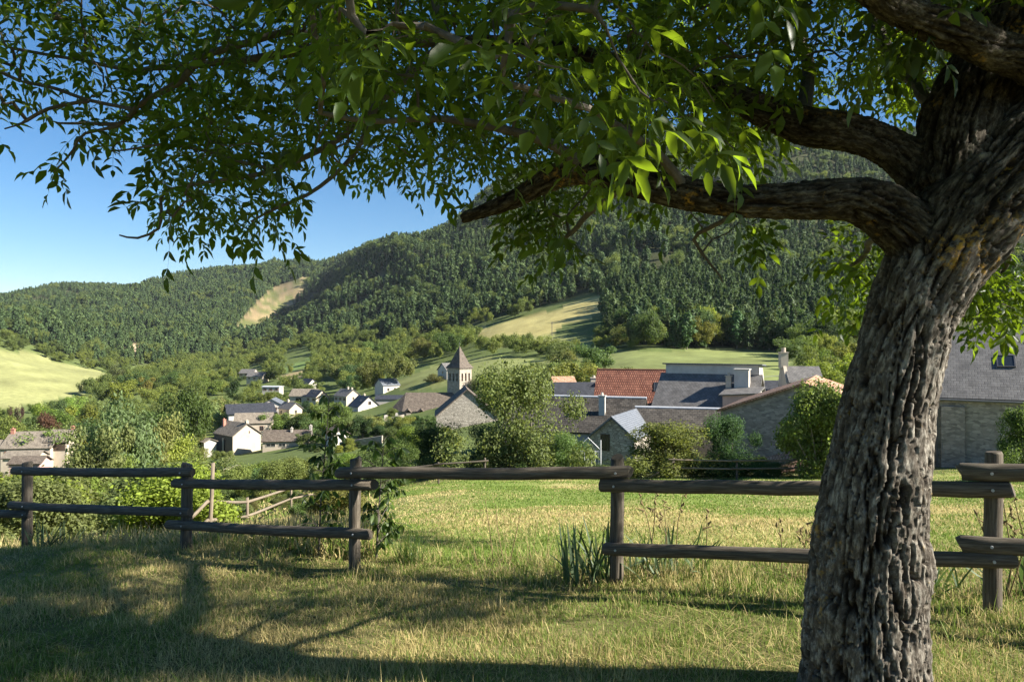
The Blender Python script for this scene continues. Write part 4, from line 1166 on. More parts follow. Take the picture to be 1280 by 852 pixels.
# ------------------------------------------------------------------ pine woods
def pine_points(n, pxr, Yr, seed, d):
    g = np.random.default_rng(seed)
    px = g.uniform(*pxr, n)
    Y = np.sqrt(g.uniform(Yr[0] ** 2, Yr[1] ** 2, n))
    x = (px - 640) / F * Y
    # thin to a minimal distance with a hashed grid
    key = np.stack([np.floor(x / d), np.floor(Y / d)], 1).astype(np.int64)
    _, first = np.unique(key[:, 0] * 1000003 + key[:, 1], return_index=True)
    x, Y, px = x[first], Y[first], px[first]
    z = ground(x, Y)
    _, py = project(x, Y, z)
    ok = field_of(px, py, Y) < 0
    return px[ok], py[ok], x[ok], Y[ok], z[ok]

def wood_mask(px, py, Y, x):
    """where the conifer wood grows"""
    edge = wood_edge(px)
    return Y > edge + 25 * vnoise(xyz(x / 40, Y / 40), 3)

PX, PY, XX, YY, ZZ = pine_points(5200, (740, 1150), (250, 480), 5, 5.2)
m = wood_mask(PX, PY, YY, XX) & (field_of(PX, PY, YY) < 0)
PX, PY, XX, YY, ZZ = PX[m], PY[m], XX[m], YY[m], ZZ[m]
o = np.argsort(YY)[:300]
near_pines = set(o.tolist())
gp = random.Random(3)
first_pines = []
for q in o:
    h = gp.uniform(10, 16)
    me = PINE[gp.randrange(4)]
    ob = link('pine_tree', me, None, (XX[q], YY[q], ZZ[q] - 0.2))
    ob.scale = (h, h, h); ob.rotation_euler = (gp.uniform(-.03, .03), gp.uniform(-.03, .03), gp.uniform(0, 6.28))
    ob.color = tint(int(q), gp.choice([(1.1, 1.05, 1), (0.8, 0.88, 0.9), (1.25, 1.15, 1.0), (1, 1, 1)]))
    tag(ob, 'dark green pine in the lowest rows of the wooded slope above the roofs', 'pine tree', 'pines in the lowest rows of the wood')
rest = np.array([k for k in range(len(XX)) if k not in near_pines])

def gn_scatter(name, meshes, pos, scale, rot, label, color=None):
    """one object that draws one of the meshes at every point"""
    me = bpy.data.meshes.new(name)
    pos = np.asarray(pos, np.float32)
    me.vertices.add(len(pos)); me.vertices.foreach_set('co', pos.ravel())
    a = me.attributes.new('sc', 'FLOAT_VECTOR', 'POINT')
    sv = np.asarray(scale, np.float32)
    if sv.ndim == 1: sv = np.stack([sv, sv, sv], 1)
    a.data.foreach_set('vector', sv.ravel())
    a = me.attributes.new('rz', 'FLOAT_VECTOR', 'POINT')
    rv = np.zeros((len(pos), 3), np.float32); rv[:, 2] = rot; a.data.foreach_set('vector', rv.ravel())
    a = me.attributes.new('pick', 'INT', 'POINT')
    a.data.foreach_set('value', (np.arange(len(pos)) % len(meshes)).astype(np.int32))
    ob = link(name, me)
    ng = bpy.data.node_groups.new(name, 'GeometryNodeTree')
    ng.interface.new_socket('Geometry', in_out='INPUT', socket_type='NodeSocketGeometry')
    ng.interface.new_socket('Geometry', in_out='OUTPUT', socket_type='NodeSocketGeometry')
    N_ = ng.nodes.new; L_ = ng.links.new
    gi = N_('NodeGroupInput'); go = N_('NodeGroupOutput'); jn = N_('GeometryNodeJoinGeometry')
    na = N_('GeometryNodeInputNamedAttribute'); na.data_type = 'FLOAT_VECTOR'; na.inputs['Name'].default_value = 'sc'
    nb = N_('GeometryNodeInputNamedAttribute'); nb.data_type = 'FLOAT_VECTOR'; nb.inputs['Name'].default_value = 'rz'
    nc = N_('GeometryNodeInputNamedAttribute'); nc.data_type = 'INT'; nc.inputs['Name'].default_value = 'pick'
    er = N_('FunctionNodeEulerToRotation'); L_(nb.outputs[0], er.inputs[0])
    for k, m_ in enumerate(meshes):
        src = bpy.data.objects.new(name + '_kind', m_)
        ip = N_('GeometryNodeInstanceOnPoints')
        oi = N_('GeometryNodeObjectInfo'); oi.inputs['Object'].default_value = src; oi.inputs['As Instance'].default_value = True
        cp = N_('FunctionNodeCompare'); cp.data_type = 'INT'; cp.operation = 'EQUAL'
        ii = [q_ for q_ in cp.inputs if q_.type == 'INT']
        L_(nc.outputs[0], ii[0]); ii[1].default_value = k
        L_(gi.outputs[0], ip.inputs['Points']); L_(cp.outputs[0], ip.inputs['Selection']); L_(oi.outputs['Geometry'], ip.inputs['Instance'])
        L_(na.outputs[0], ip.inputs['Scale']); L_(er.outputs[0], ip.inputs['Rotation'])
        L_(ip.outputs[0], jn.inputs[0])
    L_(jn.outputs[0], go.inputs[0])
    md = ob.modifiers.new('scatter', 'NODES'); md.node_group = ng
    if color: ob.color = color
    tag(ob, label, None, None, 'stuff')
    return ob

gr = np.random.default_rng(77)
gn_scatter('pine_wood', PINE, np.stack([XX[rest], YY[rest], ZZ[rest] - 0.2], 1), gr.uniform(10, 16, len(rest)), gr.uniform(0, 6.28, len(rest)), 'dense pine wood on the slope above the village roofs')
FX, FY_, FXX, FYY, FZZ = pine_points(130000, (-90, 1330), (430, 1900), 6, 7.6)
m = wood_mask(FX, FY_, FYY, FXX) & (gr.random(len(FX)) < 0.93)
# already planted near block
m &= ~((FX > 740) & (FX < 1150) & (FYY < 480))
dens = fbm(xyz(FXX / 60, FYY / 60), 3, 50)
m &= (dens > -0.55)
FXX, FYY, FZZ = FXX[m], FYY[m], FZZ[m]
print('forest points', len(FXX), 'near', len(XX))
hh = gr.uniform(10, 18, len(FXX)) * (1 + 0.25 * fbm(xyz(FXX / 120, FYY / 120), 2, 51))
ro_ = gr.uniform(0, 6.28, len(FXX))
gn_scatter('hill_forest', PINE_FAR * 5 + [BROAD[1][0]], np.stack([FXX, FYY, FZZ - 0.2], 1), hh, ro_, 'conifer forest covering the far hills')
# leafy trees mixed into the edge of the woods and along the valley bottom
def mixed_points(n, pxr, Yr, seed, d, cond):
    px, py, x, Y, z = pine_points(n, pxr, Yr, seed, d)
    ok = cond(px, py, Y, x)
    return px[ok], x[ok], Y[ok], z[ok]
def vcond(px, py, Y, x):
    e = wood_edge(px)
    c = (Y < e + 70) & (fbm(xyz(x / 45, Y / 45), 2, 55) > -0.25)
    keep = c.copy()
    for k in np.where(c)[0]:
        zt = g1(x[k], Y[k])
        h = top_limit(px[k], 8, Y[k], zt, 11.0, FIELD_ROWS); h = clear_top(px[k], 8, Y[k], zt, h)
        keep[k] = h > 10.5
    return keep
vp, vx, vY, vz = mixed_points(3000, (-60, 640), (400, 1000), 8, 9.0, vcond)
vx = np.concatenate([vx, [t_[2] for t_ in SMALL]]); vY = np.concatenate([vY, [t_[3] for t_ in SMALL]])
vz = np.concatenate([vz, [g1(t_[2], t_[3]) for t_ in SMALL]])
vs = np.concatenate([np.stack([gr.uniform(7, 11, len(vx) - len(SMALL)), gr.uniform(7, 12, len(vx) - len(SMALL))], 1), np.array([[t_[4] * t_[5], t_[4]] for t_ in SMALL]).reshape(-1, 2)])
gn_scatter('valley_woodland', [q_[0] for q_ in BROAD[:3]] + [TALL[0][0]], np.stack([vx, vY, vz - 0.3], 1), np.stack([vs[:, 0], vs[:, 0], vs[:, 1]], 1), gr.uniform(0, 6.28, len(vx)), 'small far leafy trees filling the valley floor', (1.1, 1.05, 0.9, 1))

# ------------------------------------------------------------------ the walnut tree
M['bark'], n, l, b = new_mat('walnut_bark')
tc = n.new('ShaderNodeTexCoord')
at = n.new('ShaderNodeAttribute'); at.attribute_name = 'bark'     # xyz: position in limb frame
mp = n.new('ShaderNodeMapping'); mp.inputs['Scale'].default_value = (1, 1, 0.35)
l.new(at.outputs['Vector'], mp.inputs[0])
t1 = n.new('ShaderNodeTexNoise'); t1.inputs['Scale'].default_value = 42; t1.inputs['Detail'].default_value = 8; t1.inputs['Roughness'].default_value = 0.7
l.new(mp.outputs[0], t1.inputs[0])
t2 = n.new('ShaderNodeTexNoise'); t2.inputs['Scale'].default_value = 7; t2.inputs['Detail'].default_value = 5
l.new(tc.outputs['Object'], t2.inputs[0])
r1 = ramp(n, [(0.30, (0.036, 0.029, 0.022)), (0.49, (0.095, 0.081, 0.067)), (0.66, (0.31, 0.285, 0.245))])
l.new(t1.outputs[0], r1.inputs[0])
pl = n.new('ShaderNodeAttribute'); pl.attribute_name = 'plate'
mxp = n.new('ShaderNodeMixRGB'); mxp.blend_type = 'MULTIPLY'; mxp.inputs[0].default_value = 1
rp = ramp(n, [(0.0, (0.24, 0.19, 0.15)), (0.5, (0.62, 0.58, 0.54)), (1.0, (1.15, 1.15, 1.13))])
l.new(pl.outputs['Fac'], rp.inputs[0]); l.new(r1.outputs[0], mxp.inputs[1]); l.new(rp.outputs[0], mxp.inputs[2])
# orange lichen in patches on the plates; limbs darker, mossy tone plus painted canopy shade
t3 = n.new('ShaderNodeTexNoise'); t3.inputs['Scale'].default_value = 2.3; t3.inputs['Detail'].default_value = 6; t3.inputs['Roughness'].default_value = 0.75
l.new(tc.outputs['Object'], t3.inputs[0])
r3 = ramp(n, [(0.57, (0, 0, 0)), (0.66, (1, 1, 1))]); l.new(t3.outputs[0], r3.inputs[0])
t4 = n.new('ShaderNodeTexNoise'); t4.inputs['Scale'].default_value = 30; t4.inputs['Detail'].default_value = 6
l.new(tc.outputs['Object'], t4.inputs[0])
r4 = ramp(n, [(0.48, (0, 0, 0)), (0.60, (1, 1, 1))]); l.new(t4.outputs[0], r4.inputs[0])
ml = n.new('ShaderNodeMath'); ml.operation = 'MULTIPLY'; l.new(r3.outputs[0], ml.inputs[0]); l.new(r4.outputs[0], ml.inputs[1])
mx = n.new('ShaderNodeMixRGB'); mx.inputs[2].default_value = (0.36, 0.21, 0.035, 1)
ms_ = n.new('ShaderNodeAttribute'); ms_.attribute_name = 'moss_shade'
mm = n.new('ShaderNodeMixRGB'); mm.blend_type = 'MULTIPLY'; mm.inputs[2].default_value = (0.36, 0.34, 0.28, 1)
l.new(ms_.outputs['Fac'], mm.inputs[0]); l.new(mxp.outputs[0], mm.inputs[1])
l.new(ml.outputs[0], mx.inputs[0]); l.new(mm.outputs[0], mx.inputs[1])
l.new(mx.outputs[0], b.inputs['Base Color'])
b.inputs['Roughness'].default_value = 0.95; b.inputs['Specular IOR Level'].default_value = 0.15
bp = n.new('ShaderNodeBump'); bp.inputs['Strength'].default_value = 0.9; bp.inputs['Distance'].default_value = 0.012
l.new(t1.outputs[0], bp.inputs['Height']); l.new(bp.outputs[0], b.inputs['Normal'])
M['twig'] = mat_noise('walnut_twig', (0.06, 0.05, 0.04), (0.15, 0.13, 0.105), 18, bump=0.4, bdist=0.004)
LEAF['walnut'] = mat_leaf('walnut_leaf', (0.029, 0.053, 0.012), (0.25, 0.37, 0.015), 0.42, 0.42, var=0.5, spec=0.28)

def spline(cp, step=0.05):
    """Catmull-Rom through (px, py, Y, diameter px) -> points, radii in metres"""
    Q = [(*P(a, b_, c), d * c / F / 2) for a, b_, c, d in cp]
    Q = np.array(Q)
    out = []
    for i in range(len(Q) - 1):
        p0, p1, p2, p3 = Q[max(i - 1, 0)], Q[i], Q[i + 1], Q[min(i + 2, len(Q) - 1)]
        k = max(2, int(np.linalg.norm(p2[:3] - p1[:3]) / step))
        for t in np.arange(k) / k:
            out.append(0.5 * ((2 * p1) + (-p0 + p2) * t + (2 * p0 - 5 * p1 + 4 * p2 - p3) * t * t + (-p0 + 3 * p1 - 3 * p2 + p3) * t ** 3))
    out.append(Q[-1])
    out = np.array(out)
    return out[:, :3], np.maximum(out[:, 3], 0.003)

LIMBS = [   # thick wood
 [(1084, 960, 4.0, 225), (1082, 900, 4.0, 178), (1081, 852, 4.0, 158), (1085, 750, 4.0, 141), (1090, 615, 4.0, 124), (1110, 515, 4.0, 108), (1132, 420, 4.0, 104), (1161, 345, 4.0, 112), (1199, 285, 4.02, 118), (1250, 228, 4.05, 116), (1322, 150, 4.1, 116), (1370, 50, 4.15, 104), (1440, -90, 4.2, 88), (1480, -300, 4.3, 66), (1470, -520, 4.6, 42), (1440, -700, 5.0, 24)],
 [(1165, 325, 4.05, 70), (1132, 286, 4.0, 72), (1098, 262, 3.98, 64), (1060, 250, 3.98, 53), (1000, 252, 4.0, 47), (930, 252, 4.06, 44), (860, 242, 4.15, 41), (790, 226, 4.25, 38), (735, 212, 4.35, 35), (690, 222, 4.42, 31), (640, 250, 4.5, 26), (575, 274, 4.55, 15)],
 [(1180, 260, 4.15, 60), (1142, 208, 4.25, 58), (1098, 180, 4.3, 51), (1050, 165, 4.38, 48), (1005, 158, 4.45, 45), (960, 142, 4.52, 39), (900, 115, 4.6, 34), (820, 92, 4.7, 26), (700, 62, 4.85, 21), (560, 50, 5.0, 17)],
 [(1185, 245, 4.1, 84), (1200, 168, 4.2, 92), (1225, 95, 4.3, 84), (1252, 30, 4.4, 70), (1270, -70, 4.55, 58), (1260, -220, 4.9, 44), (1200, -420, 5.4, 30), (1150, -600, 5.9, 16)],
 [(1345, 110, 4.1, 70), (1290, 78, 3.9, 56), (1240, 62, 3.75, 52), (1200, 42, 3.6, 50), (1150, 24, 3.5, 46), (1105, 2, 3.4, 42), (1050, -45, 3.2, 38), (960, -120, 3.0, 32), (820, -220, 2.8, 24)],
]
SUB = [     # branches from the limbs, thinner
 [(560, 50, 5.0, 16), (420, 58, 5.15, 13), (300, 75, 5.3, 10), (190, 86, 5.5, 7), (90, 74, 5.7, 4), (10, 60, 5.8, 2.5)],
 [(420, 58, 5.15, 10), (368, 40, 5.1, 9), (308, 55, 5.0, 9), (253, 72, 4.95, 9), (228, 97, 4.95, 8.5), (207, 112, 4.95, 8), (169, 135, 5.0, 6.5), (148, 156, 5.0, 5.5), (105, 158, 5.05, 4), (70, 156, 5.1, 2.5)],
 [(169, 137, 5.0, 5), (120, 128, 5.1, 4), (70, 112, 5.2, 3.5), (20, 102, 5.3, 2.2)],
 [(148, 156, 5.0, 4.5), (108, 168, 5.0, 3.5), (96, 190, 5.0, 3), (70, 215, 5.0, 2)],
 [(110, 128, 5.1, 3), (60, 135, 5.1, 3), (22, 158, 5.1, 2), (5, 160, 5.1, 2)],
 [(560, 50, 5.0, 13), (490, 115, 4.9, 10), (420, 175, 4.85, 8), (340, 212, 4.8, 6.5), (296, 222, 4.8, 5), (211, 237, 4.85, 4), (203, 262, 4.85, 4), (198, 284, 4.85, 3.5), (172, 296, 4.9, 3), (150, 292, 4.92, 2)],
 [(470, 135, 4.88, 7), (440, 195, 4.8, 6), (400, 235, 4.75, 5), (350, 258, 4.7, 4), (312, 282, 4.7, 2.5)],
 [(340, 212, 4.8, 5), (260, 190, 4.9, 4), (190, 180, 5.0, 3), (135, 190, 5.05, 2)],
 [(735, 212, 4.35, 18), (690, 180, 4.2, 14), (640, 165, 4.0, 11), (560, 150, 3.8, 9), (480, 150, 3.6, 7), (400, 140, 3.4, 5)],
 [(860, 238, 4.15, 14), (820, 190, 3.9, 12), (760, 150, 3.5, 10), (700, 120, 3.0, 8), (620, 100, 2.6, 7)],
 [(790, 226, 4.25, 10), (745, 260, 4.6, 8), (715, 290, 4.9, 6), (690, 310, 5.1, 3)],
 [(930, 262, 4.06, 7), (890, 285, 4.5, 6), (870, 300, 4.7, 5), (885, 330, 4.7, 3), (905, 350, 4.7, 2)],
 [(1000, 150, 4.42, 20), (1010, 90, 5.0, 16), (1000, 30, 5.8, 12), (1020, -40, 6.6, 8)],
 [(1190, 165, 4.25, 22), (1150, 110, 5.0, 18), (1110, 60, 5.9, 14), (1090, 20, 6.8, 9)],
 [(1120, 300, 4.1, 12), (1095, 300, 4.6, 9), (1080, 312, 5.2, 7), (1060, 330, 5.6, 4)],
 [(1235, 260, 4.1, 16), (1250, 285, 4.6, 12), (1262, 310, 5.2, 9), (1255, 340, 5.7, 5)],
 [(1440, -90, 4.2, 50), (1600, -200, 4.4, 36), (1800, -330, 4.6, 22)],
 [(1370, 50, 4.15, 44), (1420, -10, 5.0, 34), (1400, -60, 6.2, 24), (1340, -120, 7.6, 14)],
 [(1480, -300, 4.3, 40), (1300, -480, 3.6, 28), (1000, -700, 2.8, 16)],
 [(1260, -220, 4.9, 30), (1050, -250, 5.6, 22), (850, -260, 6.4, 14), (650, -250, 7.0, 8)],
 [(560, 50, 5.0, 12), (520, -40, 5.4, 10), (440, -120, 5.8, 8), (330, -160, 6.2, 5)],
]
def tree_walnut():
    gx, gy = Xof(1082, 4.0), 4.0
    gz = g1(gx, gy)
    root = tag(empty('walnut_tree', (gx, gy, gz)), 'big old walnut tree with furrowed grey trunk and spreading leafy crown', 'tree')
    inv = Vector((-gx, -gy, -gz))
    mb = MB()
    skel, rads, tang, arcs, nrm1, limb_id = [], [], [], [], [], []
    for li, cp in enumerate(LIMBS):
        pts, rad = spline(cp)
        mb.tube([tuple(p) for p in pts], list(rad), 24)
        s = 0; prev = None
        ref = np.array((0.3, -0.9, 0.2)); 
        for i, p in enumerate(pts):
            t = pts[min(i + 1, len(pts) - 1)] - pts[max(i - 1, 0)]; t /= np.linalg.norm(t)
            ref = ref - t * ref.dot(t); ref /= np.linalg.norm(ref)
            if i: s += np.linalg.norm(p - pts[i - 1])
            skel.append(p); rads.append(rad[i]); tang.append(t); arcs.append(s + li * 13.7); nrm1.append(ref.copy()); limb_id.append(li)
    base = mb.build('trunk', M['bark'], weld=True)
    rm = base.modifiers.new('remesh', 'REMESH'); rm.mode = 'VOXEL'; rm.voxel_size = 0.0105
    sm = base.modifiers.new('smooth', 'SMOOTH'); sm.iterations = 10; sm.factor = 0.5
    dg = bpy.context.evaluated_depsgraph_get()
    ev = base.evaluated_get(dg); me = ev.to_mesh()
    nv = len(me.vertices)
    V = np.empty(nv * 3, np.float32); me.vertices.foreach_get('co', V); V = V.reshape(-1, 3).astype(float)
    N = np.empty(nv * 3, np.float32); me.vertices.foreach_get('normal', N); N = N.reshape(-1, 3).astype(float)
    nf = len(me.polygons)
    Lp = np.empty(len(me.loops), np.int32); me.loops.foreach_get('vertex_index', Lp)
    Q = Lp.reshape(-1, 4)
    ev.to_mesh_clear(); bpy.data.objects.remove(base)
    skel = np.array(skel); rads = np.array(rads); tang = np.array(tang); arcs = np.array(arcs); nrm1 = np.array(nrm1)
    # nearest skeleton point by surface distance
    best = np.full(nv, 1e9); bi = np.zeros(nv, int)
    for c0 in range(0, nv, 20000):
        v = V[c0:c0 + 20000]
        D = np.sqrt(((v[:, None, :] - skel[None]) ** 2).sum(-1)) - rads[None] * 0.9
        bi[c0:c0 + 20000] = D.argmin(1)
    d = V - skel[bi]; t = tang[bi]; n1 = nrm1[bi]; n2 = np.cross(t, n1)
    ax = (d * t).sum(1)
    q = np.stack([(d * n1).sum(1), (d * n2).sum(1), arcs[bi] + ax], 1)
    rr = rads[bi]
    ph = np.arctan2(q[:, 1], q[:, 0])
    # long furrows that split and join: ridged noise stretched along the limb
    rs = np.clip(rr, 0.03, 0.35)
    dirq = np.stack([np.cos(ph) * rs, np.sin(ph) * rs, q[:, 2] * 0.105], 1)
    warp = 0.014 * np.stack([fbm(q * (9, 9, 4), 2, 61), fbm(q * (9, 9, 4), 2, 62), 0 * ph], 1)
    a1 = np.abs(fbm((dirq + warp) * 25, 2, 63, gain=0.45))
    a2 = np.abs(fbm((dirq * (1, 1, 2.6) + warp) * 34, 2, 66, gain=0.4))
    plate = np.minimum(sstep(0.015, 0.17, a1), 0.5 + 0.5 * sstep(0.01, 0.09, a2)) * (0.8 + 0.2 * np.clip(a1 * 2, 0, 1))
    depth = np.clip(rr * 0.19, 0.003, 0.058)
    lump = fbm(V * 2.3, 3, 70) * np.clip(rr * 0.14, 0, 0.028) - 0.006
    fine = fbm(q * (60, 60, 30), 3, 72) * 0.004 + plate * fbm(q * (40, 40, 14), 3, 74) * 0.0055
    lid = np.array(limb_id)[bi]
    moss_shade = np.clip(np.where(lid == 0, sstep(EYE + 0.15, EYE + 0.75, V[:, 2] - 0.5 * np.clip(V[:, 0] - 2.45, 0, 1) * 2) * 0.75, 1.0) + 0.35 * fbm(V * 5, 3, 76), 0, 1)  # canopy shade put into the bark colour of the mossy limbs and upper trunk
    V2 = V + N * (lump + (plate - 0.75) * depth + fine)[:, None]
    V2 = V2 + np.array(inv)
    tm = mesh_np('trunk', V2, [Q], M['bark'], {'plate': plate, 'bark': q, 'moss_shade': moss_shade}, smooth=True)
    link('trunk', tm, root)

    # ---------------- branches and twigs
    nodes, par, rad0 = [], [], []
    def add_chain(pts, rad, parent):
        for p, r in zip(pts, rad):
            nodes.append(np.array(p)); par.append(parent); rad0.append(r); parent = len(nodes) - 1
        return parent
    thick = 0
    for cp in LIMBS:
        pts, rad = spline(cp, 0.1)
        add_chain(pts, rad, -1)
    n_limb = len(nodes)
    for si, cp in enumerate(SUB):
        pts, rad = spline(cp, 0.08)
        wv = np.stack([vnoise(xyz(np.arange(len(pts)) * 0.33, si * 7.7, k_), 120) for k_ in (0.0, 5.5, 9.5)], 1)
        pts = pts + wv * 0.035 * np.linspace(0.2, 1, len(pts))[:, None]
        A = np.array(nodes)
        j = int(((A - pts[0]) ** 2).sum(1).argmin())
        add_chain(pts, rad, j)
    # ---------------- where leafy twigs end
    g = np.random.default_rng(5)
    bot_px = [-140, 0, 40, 90, 130, 150, 190, 230, 290, 330, 370, 410, 450, 480, 520, 560, 600, 640, 700, 750, 800, 850, 900, 940, 960, 1000, 1050, 1100, 1150, 1200, 1290, 1420]
    bot_py = [215, 165, 110, 95, 150, 200, 300, 285, 322, 285, 255, 205, 215, 235, 232, 243, 238, 272, 288, 298, 292, 280, 255, 228, 178, 140, 128, 128, 170, 130, 90, 60]
    w_px = [-140, 0, 80, 150, 250, 330, 400, 900, 1000, 1300, 1420]
    w_v = [0.8, 0.65, 0.55, 0.5, 0.75, 0.9, 1.0, 1.0, 0.9, 0.9, 0.6]
    def crown_ok(x, y, z):
        e = ((x - 0.7) / 6.3) ** 2 + ((y - 4.6) / 5.8) ** 2 + ((z - EYE - 2.4) / 4.6) ** 2
        return e < 1
    tips = []
    tries = 0
    n_view = 0
    while n_view < 1120 and tries < 120000:
        tries += 1
        px = g.uniform(-140, 1420); py = g.uniform(-160, 335)
        near = g.random() < 0.07 and 330 < px < 960
        Y = g.uniform(2.1, 3.2) if near else 3.4 + 5.6 * g.random() ** 0.85
        if py > 215 and px > 600: Y = g.uniform(4.4, 6.2)
        if px < 380 and Y < 4.2: Y = g.uniform(4.3, 6.3)
        mg = (0.42 if near else (0.16 if px < 540 else 0.25)) * F / Y
        if py + mg > np.interp(px, bot_px, bot_py) + 10: continue
        w = np.interp(px, w_px, w_v)
        if py > 235 and px > 560: w *= 0.45
        if g.random() > w: continue
        p = np.array(P(px, py, Y))
        if not crown_ok(*p): continue
        tips.append(p); n_view += 1
    # leaf sprays seen beside the trunk, on low branches behind it
    for (a, b_, c, d_, y0, y1, k) in ((1040, 1100, 285, 385, 5.2, 6.2, 16), (1205, 1300, 318, 400, 5.0, 6.0, 26), (640, 720, 262, 300, 4.6, 5.4, 8), (905, 950, 275, 290, 4.5, 5.2, 3)):
        for _ in range(k): tips.append(np.array(P(g.uniform(a, b_), g.uniform(c, d_), g.uniform(y0, y1))))
    # the rest of the crown, above, beside and behind the frame
    n_out = 0
    while n_out < 1700:
        p = np.array((0.7, 4.6, EYE + 2.4)) + g.uniform(-1, 1, 3) * (6.3, 5.8, 4.6)
        if not crown_ok(*p): continue
        if p[2] < EYE + (2.4 if p[0] > 2.5 else 1.15): continue
        if p[0] > 3.5 and p[1] < 3.6 and p[2] < EYE + 3.6 and (p[2] < EYE + 1.9 or vnoise(p[None] * 0.8, 97)[0] < 0.08): continue
        if vnoise(p[None] * 0.45, 91)[0] < (0.0 if p[2] < EYE + 3.6 else -0.35): continue
        if p[1] > 0.5:
            px = 640 + F * p[0] / p[1]; py = 426 - F * (p[2] - EYE) / p[1]
            if -140 < px < 1420 and py > -160: continue
        e = ((p[0] - 0.7) / 6.3) ** 2 + ((p[1] - 4.6) / 5.8) ** 2 + ((p[2] - EYE - 2.4) / 4.6) ** 2
        if e < 0.25: continue
        if np.linalg.norm(p - (0, 0, EYE)) < 1.6: continue
        tips.append(p); n_out += 1
    n_b = 0
    while n_b < 380:
        px = g.uniform(690, 1400); Y = g.uniform(7.2, 11.2); py = g.uniform(-260, 200)
        if py + 0.3 * F / Y > np.interp(px, bot_px, bot_py) + 10: continue
        p = np.array(P(px, py, Y))
        if vnoise(p[None] * 0.6, 95)[0] < -0.22 or p[2] > EYE + 5.5: continue
        tips.append(p); n_b += 1
    for cp in SUB[:8]:
        pts, rad = spline(cp, 0.08)
        for k_ in range(len(pts) // 4, len(pts), 4):
            if g.random() < 0.6: tips.append(pts[k_] + g.normal(size=3) * 0.10)
    n_s = 0  # unseen sunward leaf mass, added and shaped to shade lawn, trunk and canopy
    while n_s < 2000:
        p = np.array((4.3, 6.2, EYE + 3.9)) + g.uniform(-1, 1, 3) * (4.2, 4.6, 2.4)
        if (((p - (4.3, 6.2, EYE + 3.9)) / (4.2, 4.6, 2.4)) ** 2).sum() > 1 or p[2] < EYE + 2.3: continue
        if p[0] > 3.5 and p[1] < 3.6 and p[2] < EYE + 3.6 and (p[2] < EYE + 1.9 or vnoise(p[None] * 0.8, 97)[0] < 0.08): continue
        px = 640 + F * p[0] / max(p[1], 0.3); py = 426 - F * (p[2] - EYE) / max(p[1], 0.3)
        if p[1] > 0.3 and px < 1330 and py > -60: continue
        if vnoise(p[None] * 0.45, 93)[0] < (-0.05 if p[2] < EYE + 3.8 else -0.2): continue
        tips.append(p); n_s += 1
    tips = np.array(tips)
    # grow a twig to every tip from the nearest wood, nearest tips first
    A = np.array(nodes)
    d0 = np.array([((A - p) ** 2).sum(1).min() for p in tips])
    buf = np.zeros((60000, 3)); buf[:len(nodes)] = A; cnt = len(nodes)
    tipnode = []
    for k in np.argsort(d0):
        p = tips[k]
        dd = ((buf[:cnt] - p) ** 2).sum(1)
        j = int(dd.argmin())
        a = buf[j]; L = math.sqrt(dd[j])
        ns = max(3, int(L / 0.12))
        arch = np.array((0, 0, 0.12 * L)) + g.normal(size=3) * 0.10 * L
        parent = j
        for s in range(1, ns + 1):
            t = s / ns
            q_ = a * (1 - t) + p * t + arch * math.sin(math.pi * t) + g.normal(size=3) * 0.012 * (t < 1)
            nodes.append(q_); par.append(parent); rad0.append(0); buf[cnt] = q_; parent = cnt; cnt += 1
        tipnode.append(parent)
    nn = len(nodes)
    load = np.zeros(nn)
    for k in tipnode: load[k] += 1
    for k in range(nn - 1, -1, -1):
        if par[k] >= 0: load[par[k]] += load[k]
    par_a = np.array(par)
    kids = [[] for _ in range(nn)]
    for k in range(nn):
        if par[k] >= 0: kids[par[k]].append(k)
    def radius(k):
        r = min(0.0032 * max(load[k], 0.6) ** 0.40, 0.013)
        return max(r, rad0[k]) if rad0[k] > 0 else r
    NB = buf[:nn]
    NB_l = [Vector(v) + inv for v in NB]
    mb = MB()
    done = set()
    for k in range(n_limb, nn):
        p = par[k]
        start = (p < n_limb) or (p >= 0 and kids[p][0] != k)
        if not start: continue
        chain = [p, k]
        while kids[chain[-1]]: chain.append(kids[chain[-1]][0])
        rs_ = [min(radius(c), radius(chain[1]) * 1.05) for c in chain]
        for i in range(1, len(rs_)): rs_[i] = min(rs_[i], rs_[i - 1])
        mb.tube([NB_l[c] for c in chain], rs_, 9 if rs_[0] > 0.012 else (6 if rs_[0] > 0.006 else 4), cap=False)
    mb.build('branch', M['twig'], root, smooth=True)

    # ---------------- compound leaves
    rac = []      # base, direction, normal, length
    for k in tipnode:
        p = NB[k]; pr = NB[par[k]]
        dirv = p - pr; dirv /= np.linalg.norm(dirv) + 1e-9
        nl = g.integers(5, 8)
        for i in range(nl):
            back = 0 if i < 2 else g.uniform(0, 0.22)
            base_p = p - dirv * back
            dv = dirv * 0.7 + g.normal(size=3) * 0.75 + (0, 0, -0.12)
            dv /= np.linalg.norm(dv)
            rac.append((base_p, dv, g.uniform(0.20, 0.34)))
    B = np.array([r_[0] for r_ in rac]); Dv = np.array([r_[1] for r_ in rac]); Ln = np.array([r_[2] for r_ in rac])
    n_r = len(B)
    up = np.array((0, 0, 1.0)) + g.normal(size=(n_r, 3)) * 0.35
    side = np.cross(Dv, up); side /= np.linalg.norm(side, axis=1)[:, None]
    nrm = np.cross(side, Dv)
    Vs, Ts, Qs, Rn = [], [], [], []
    rnd_r = g.random(n_r)
    off = 0
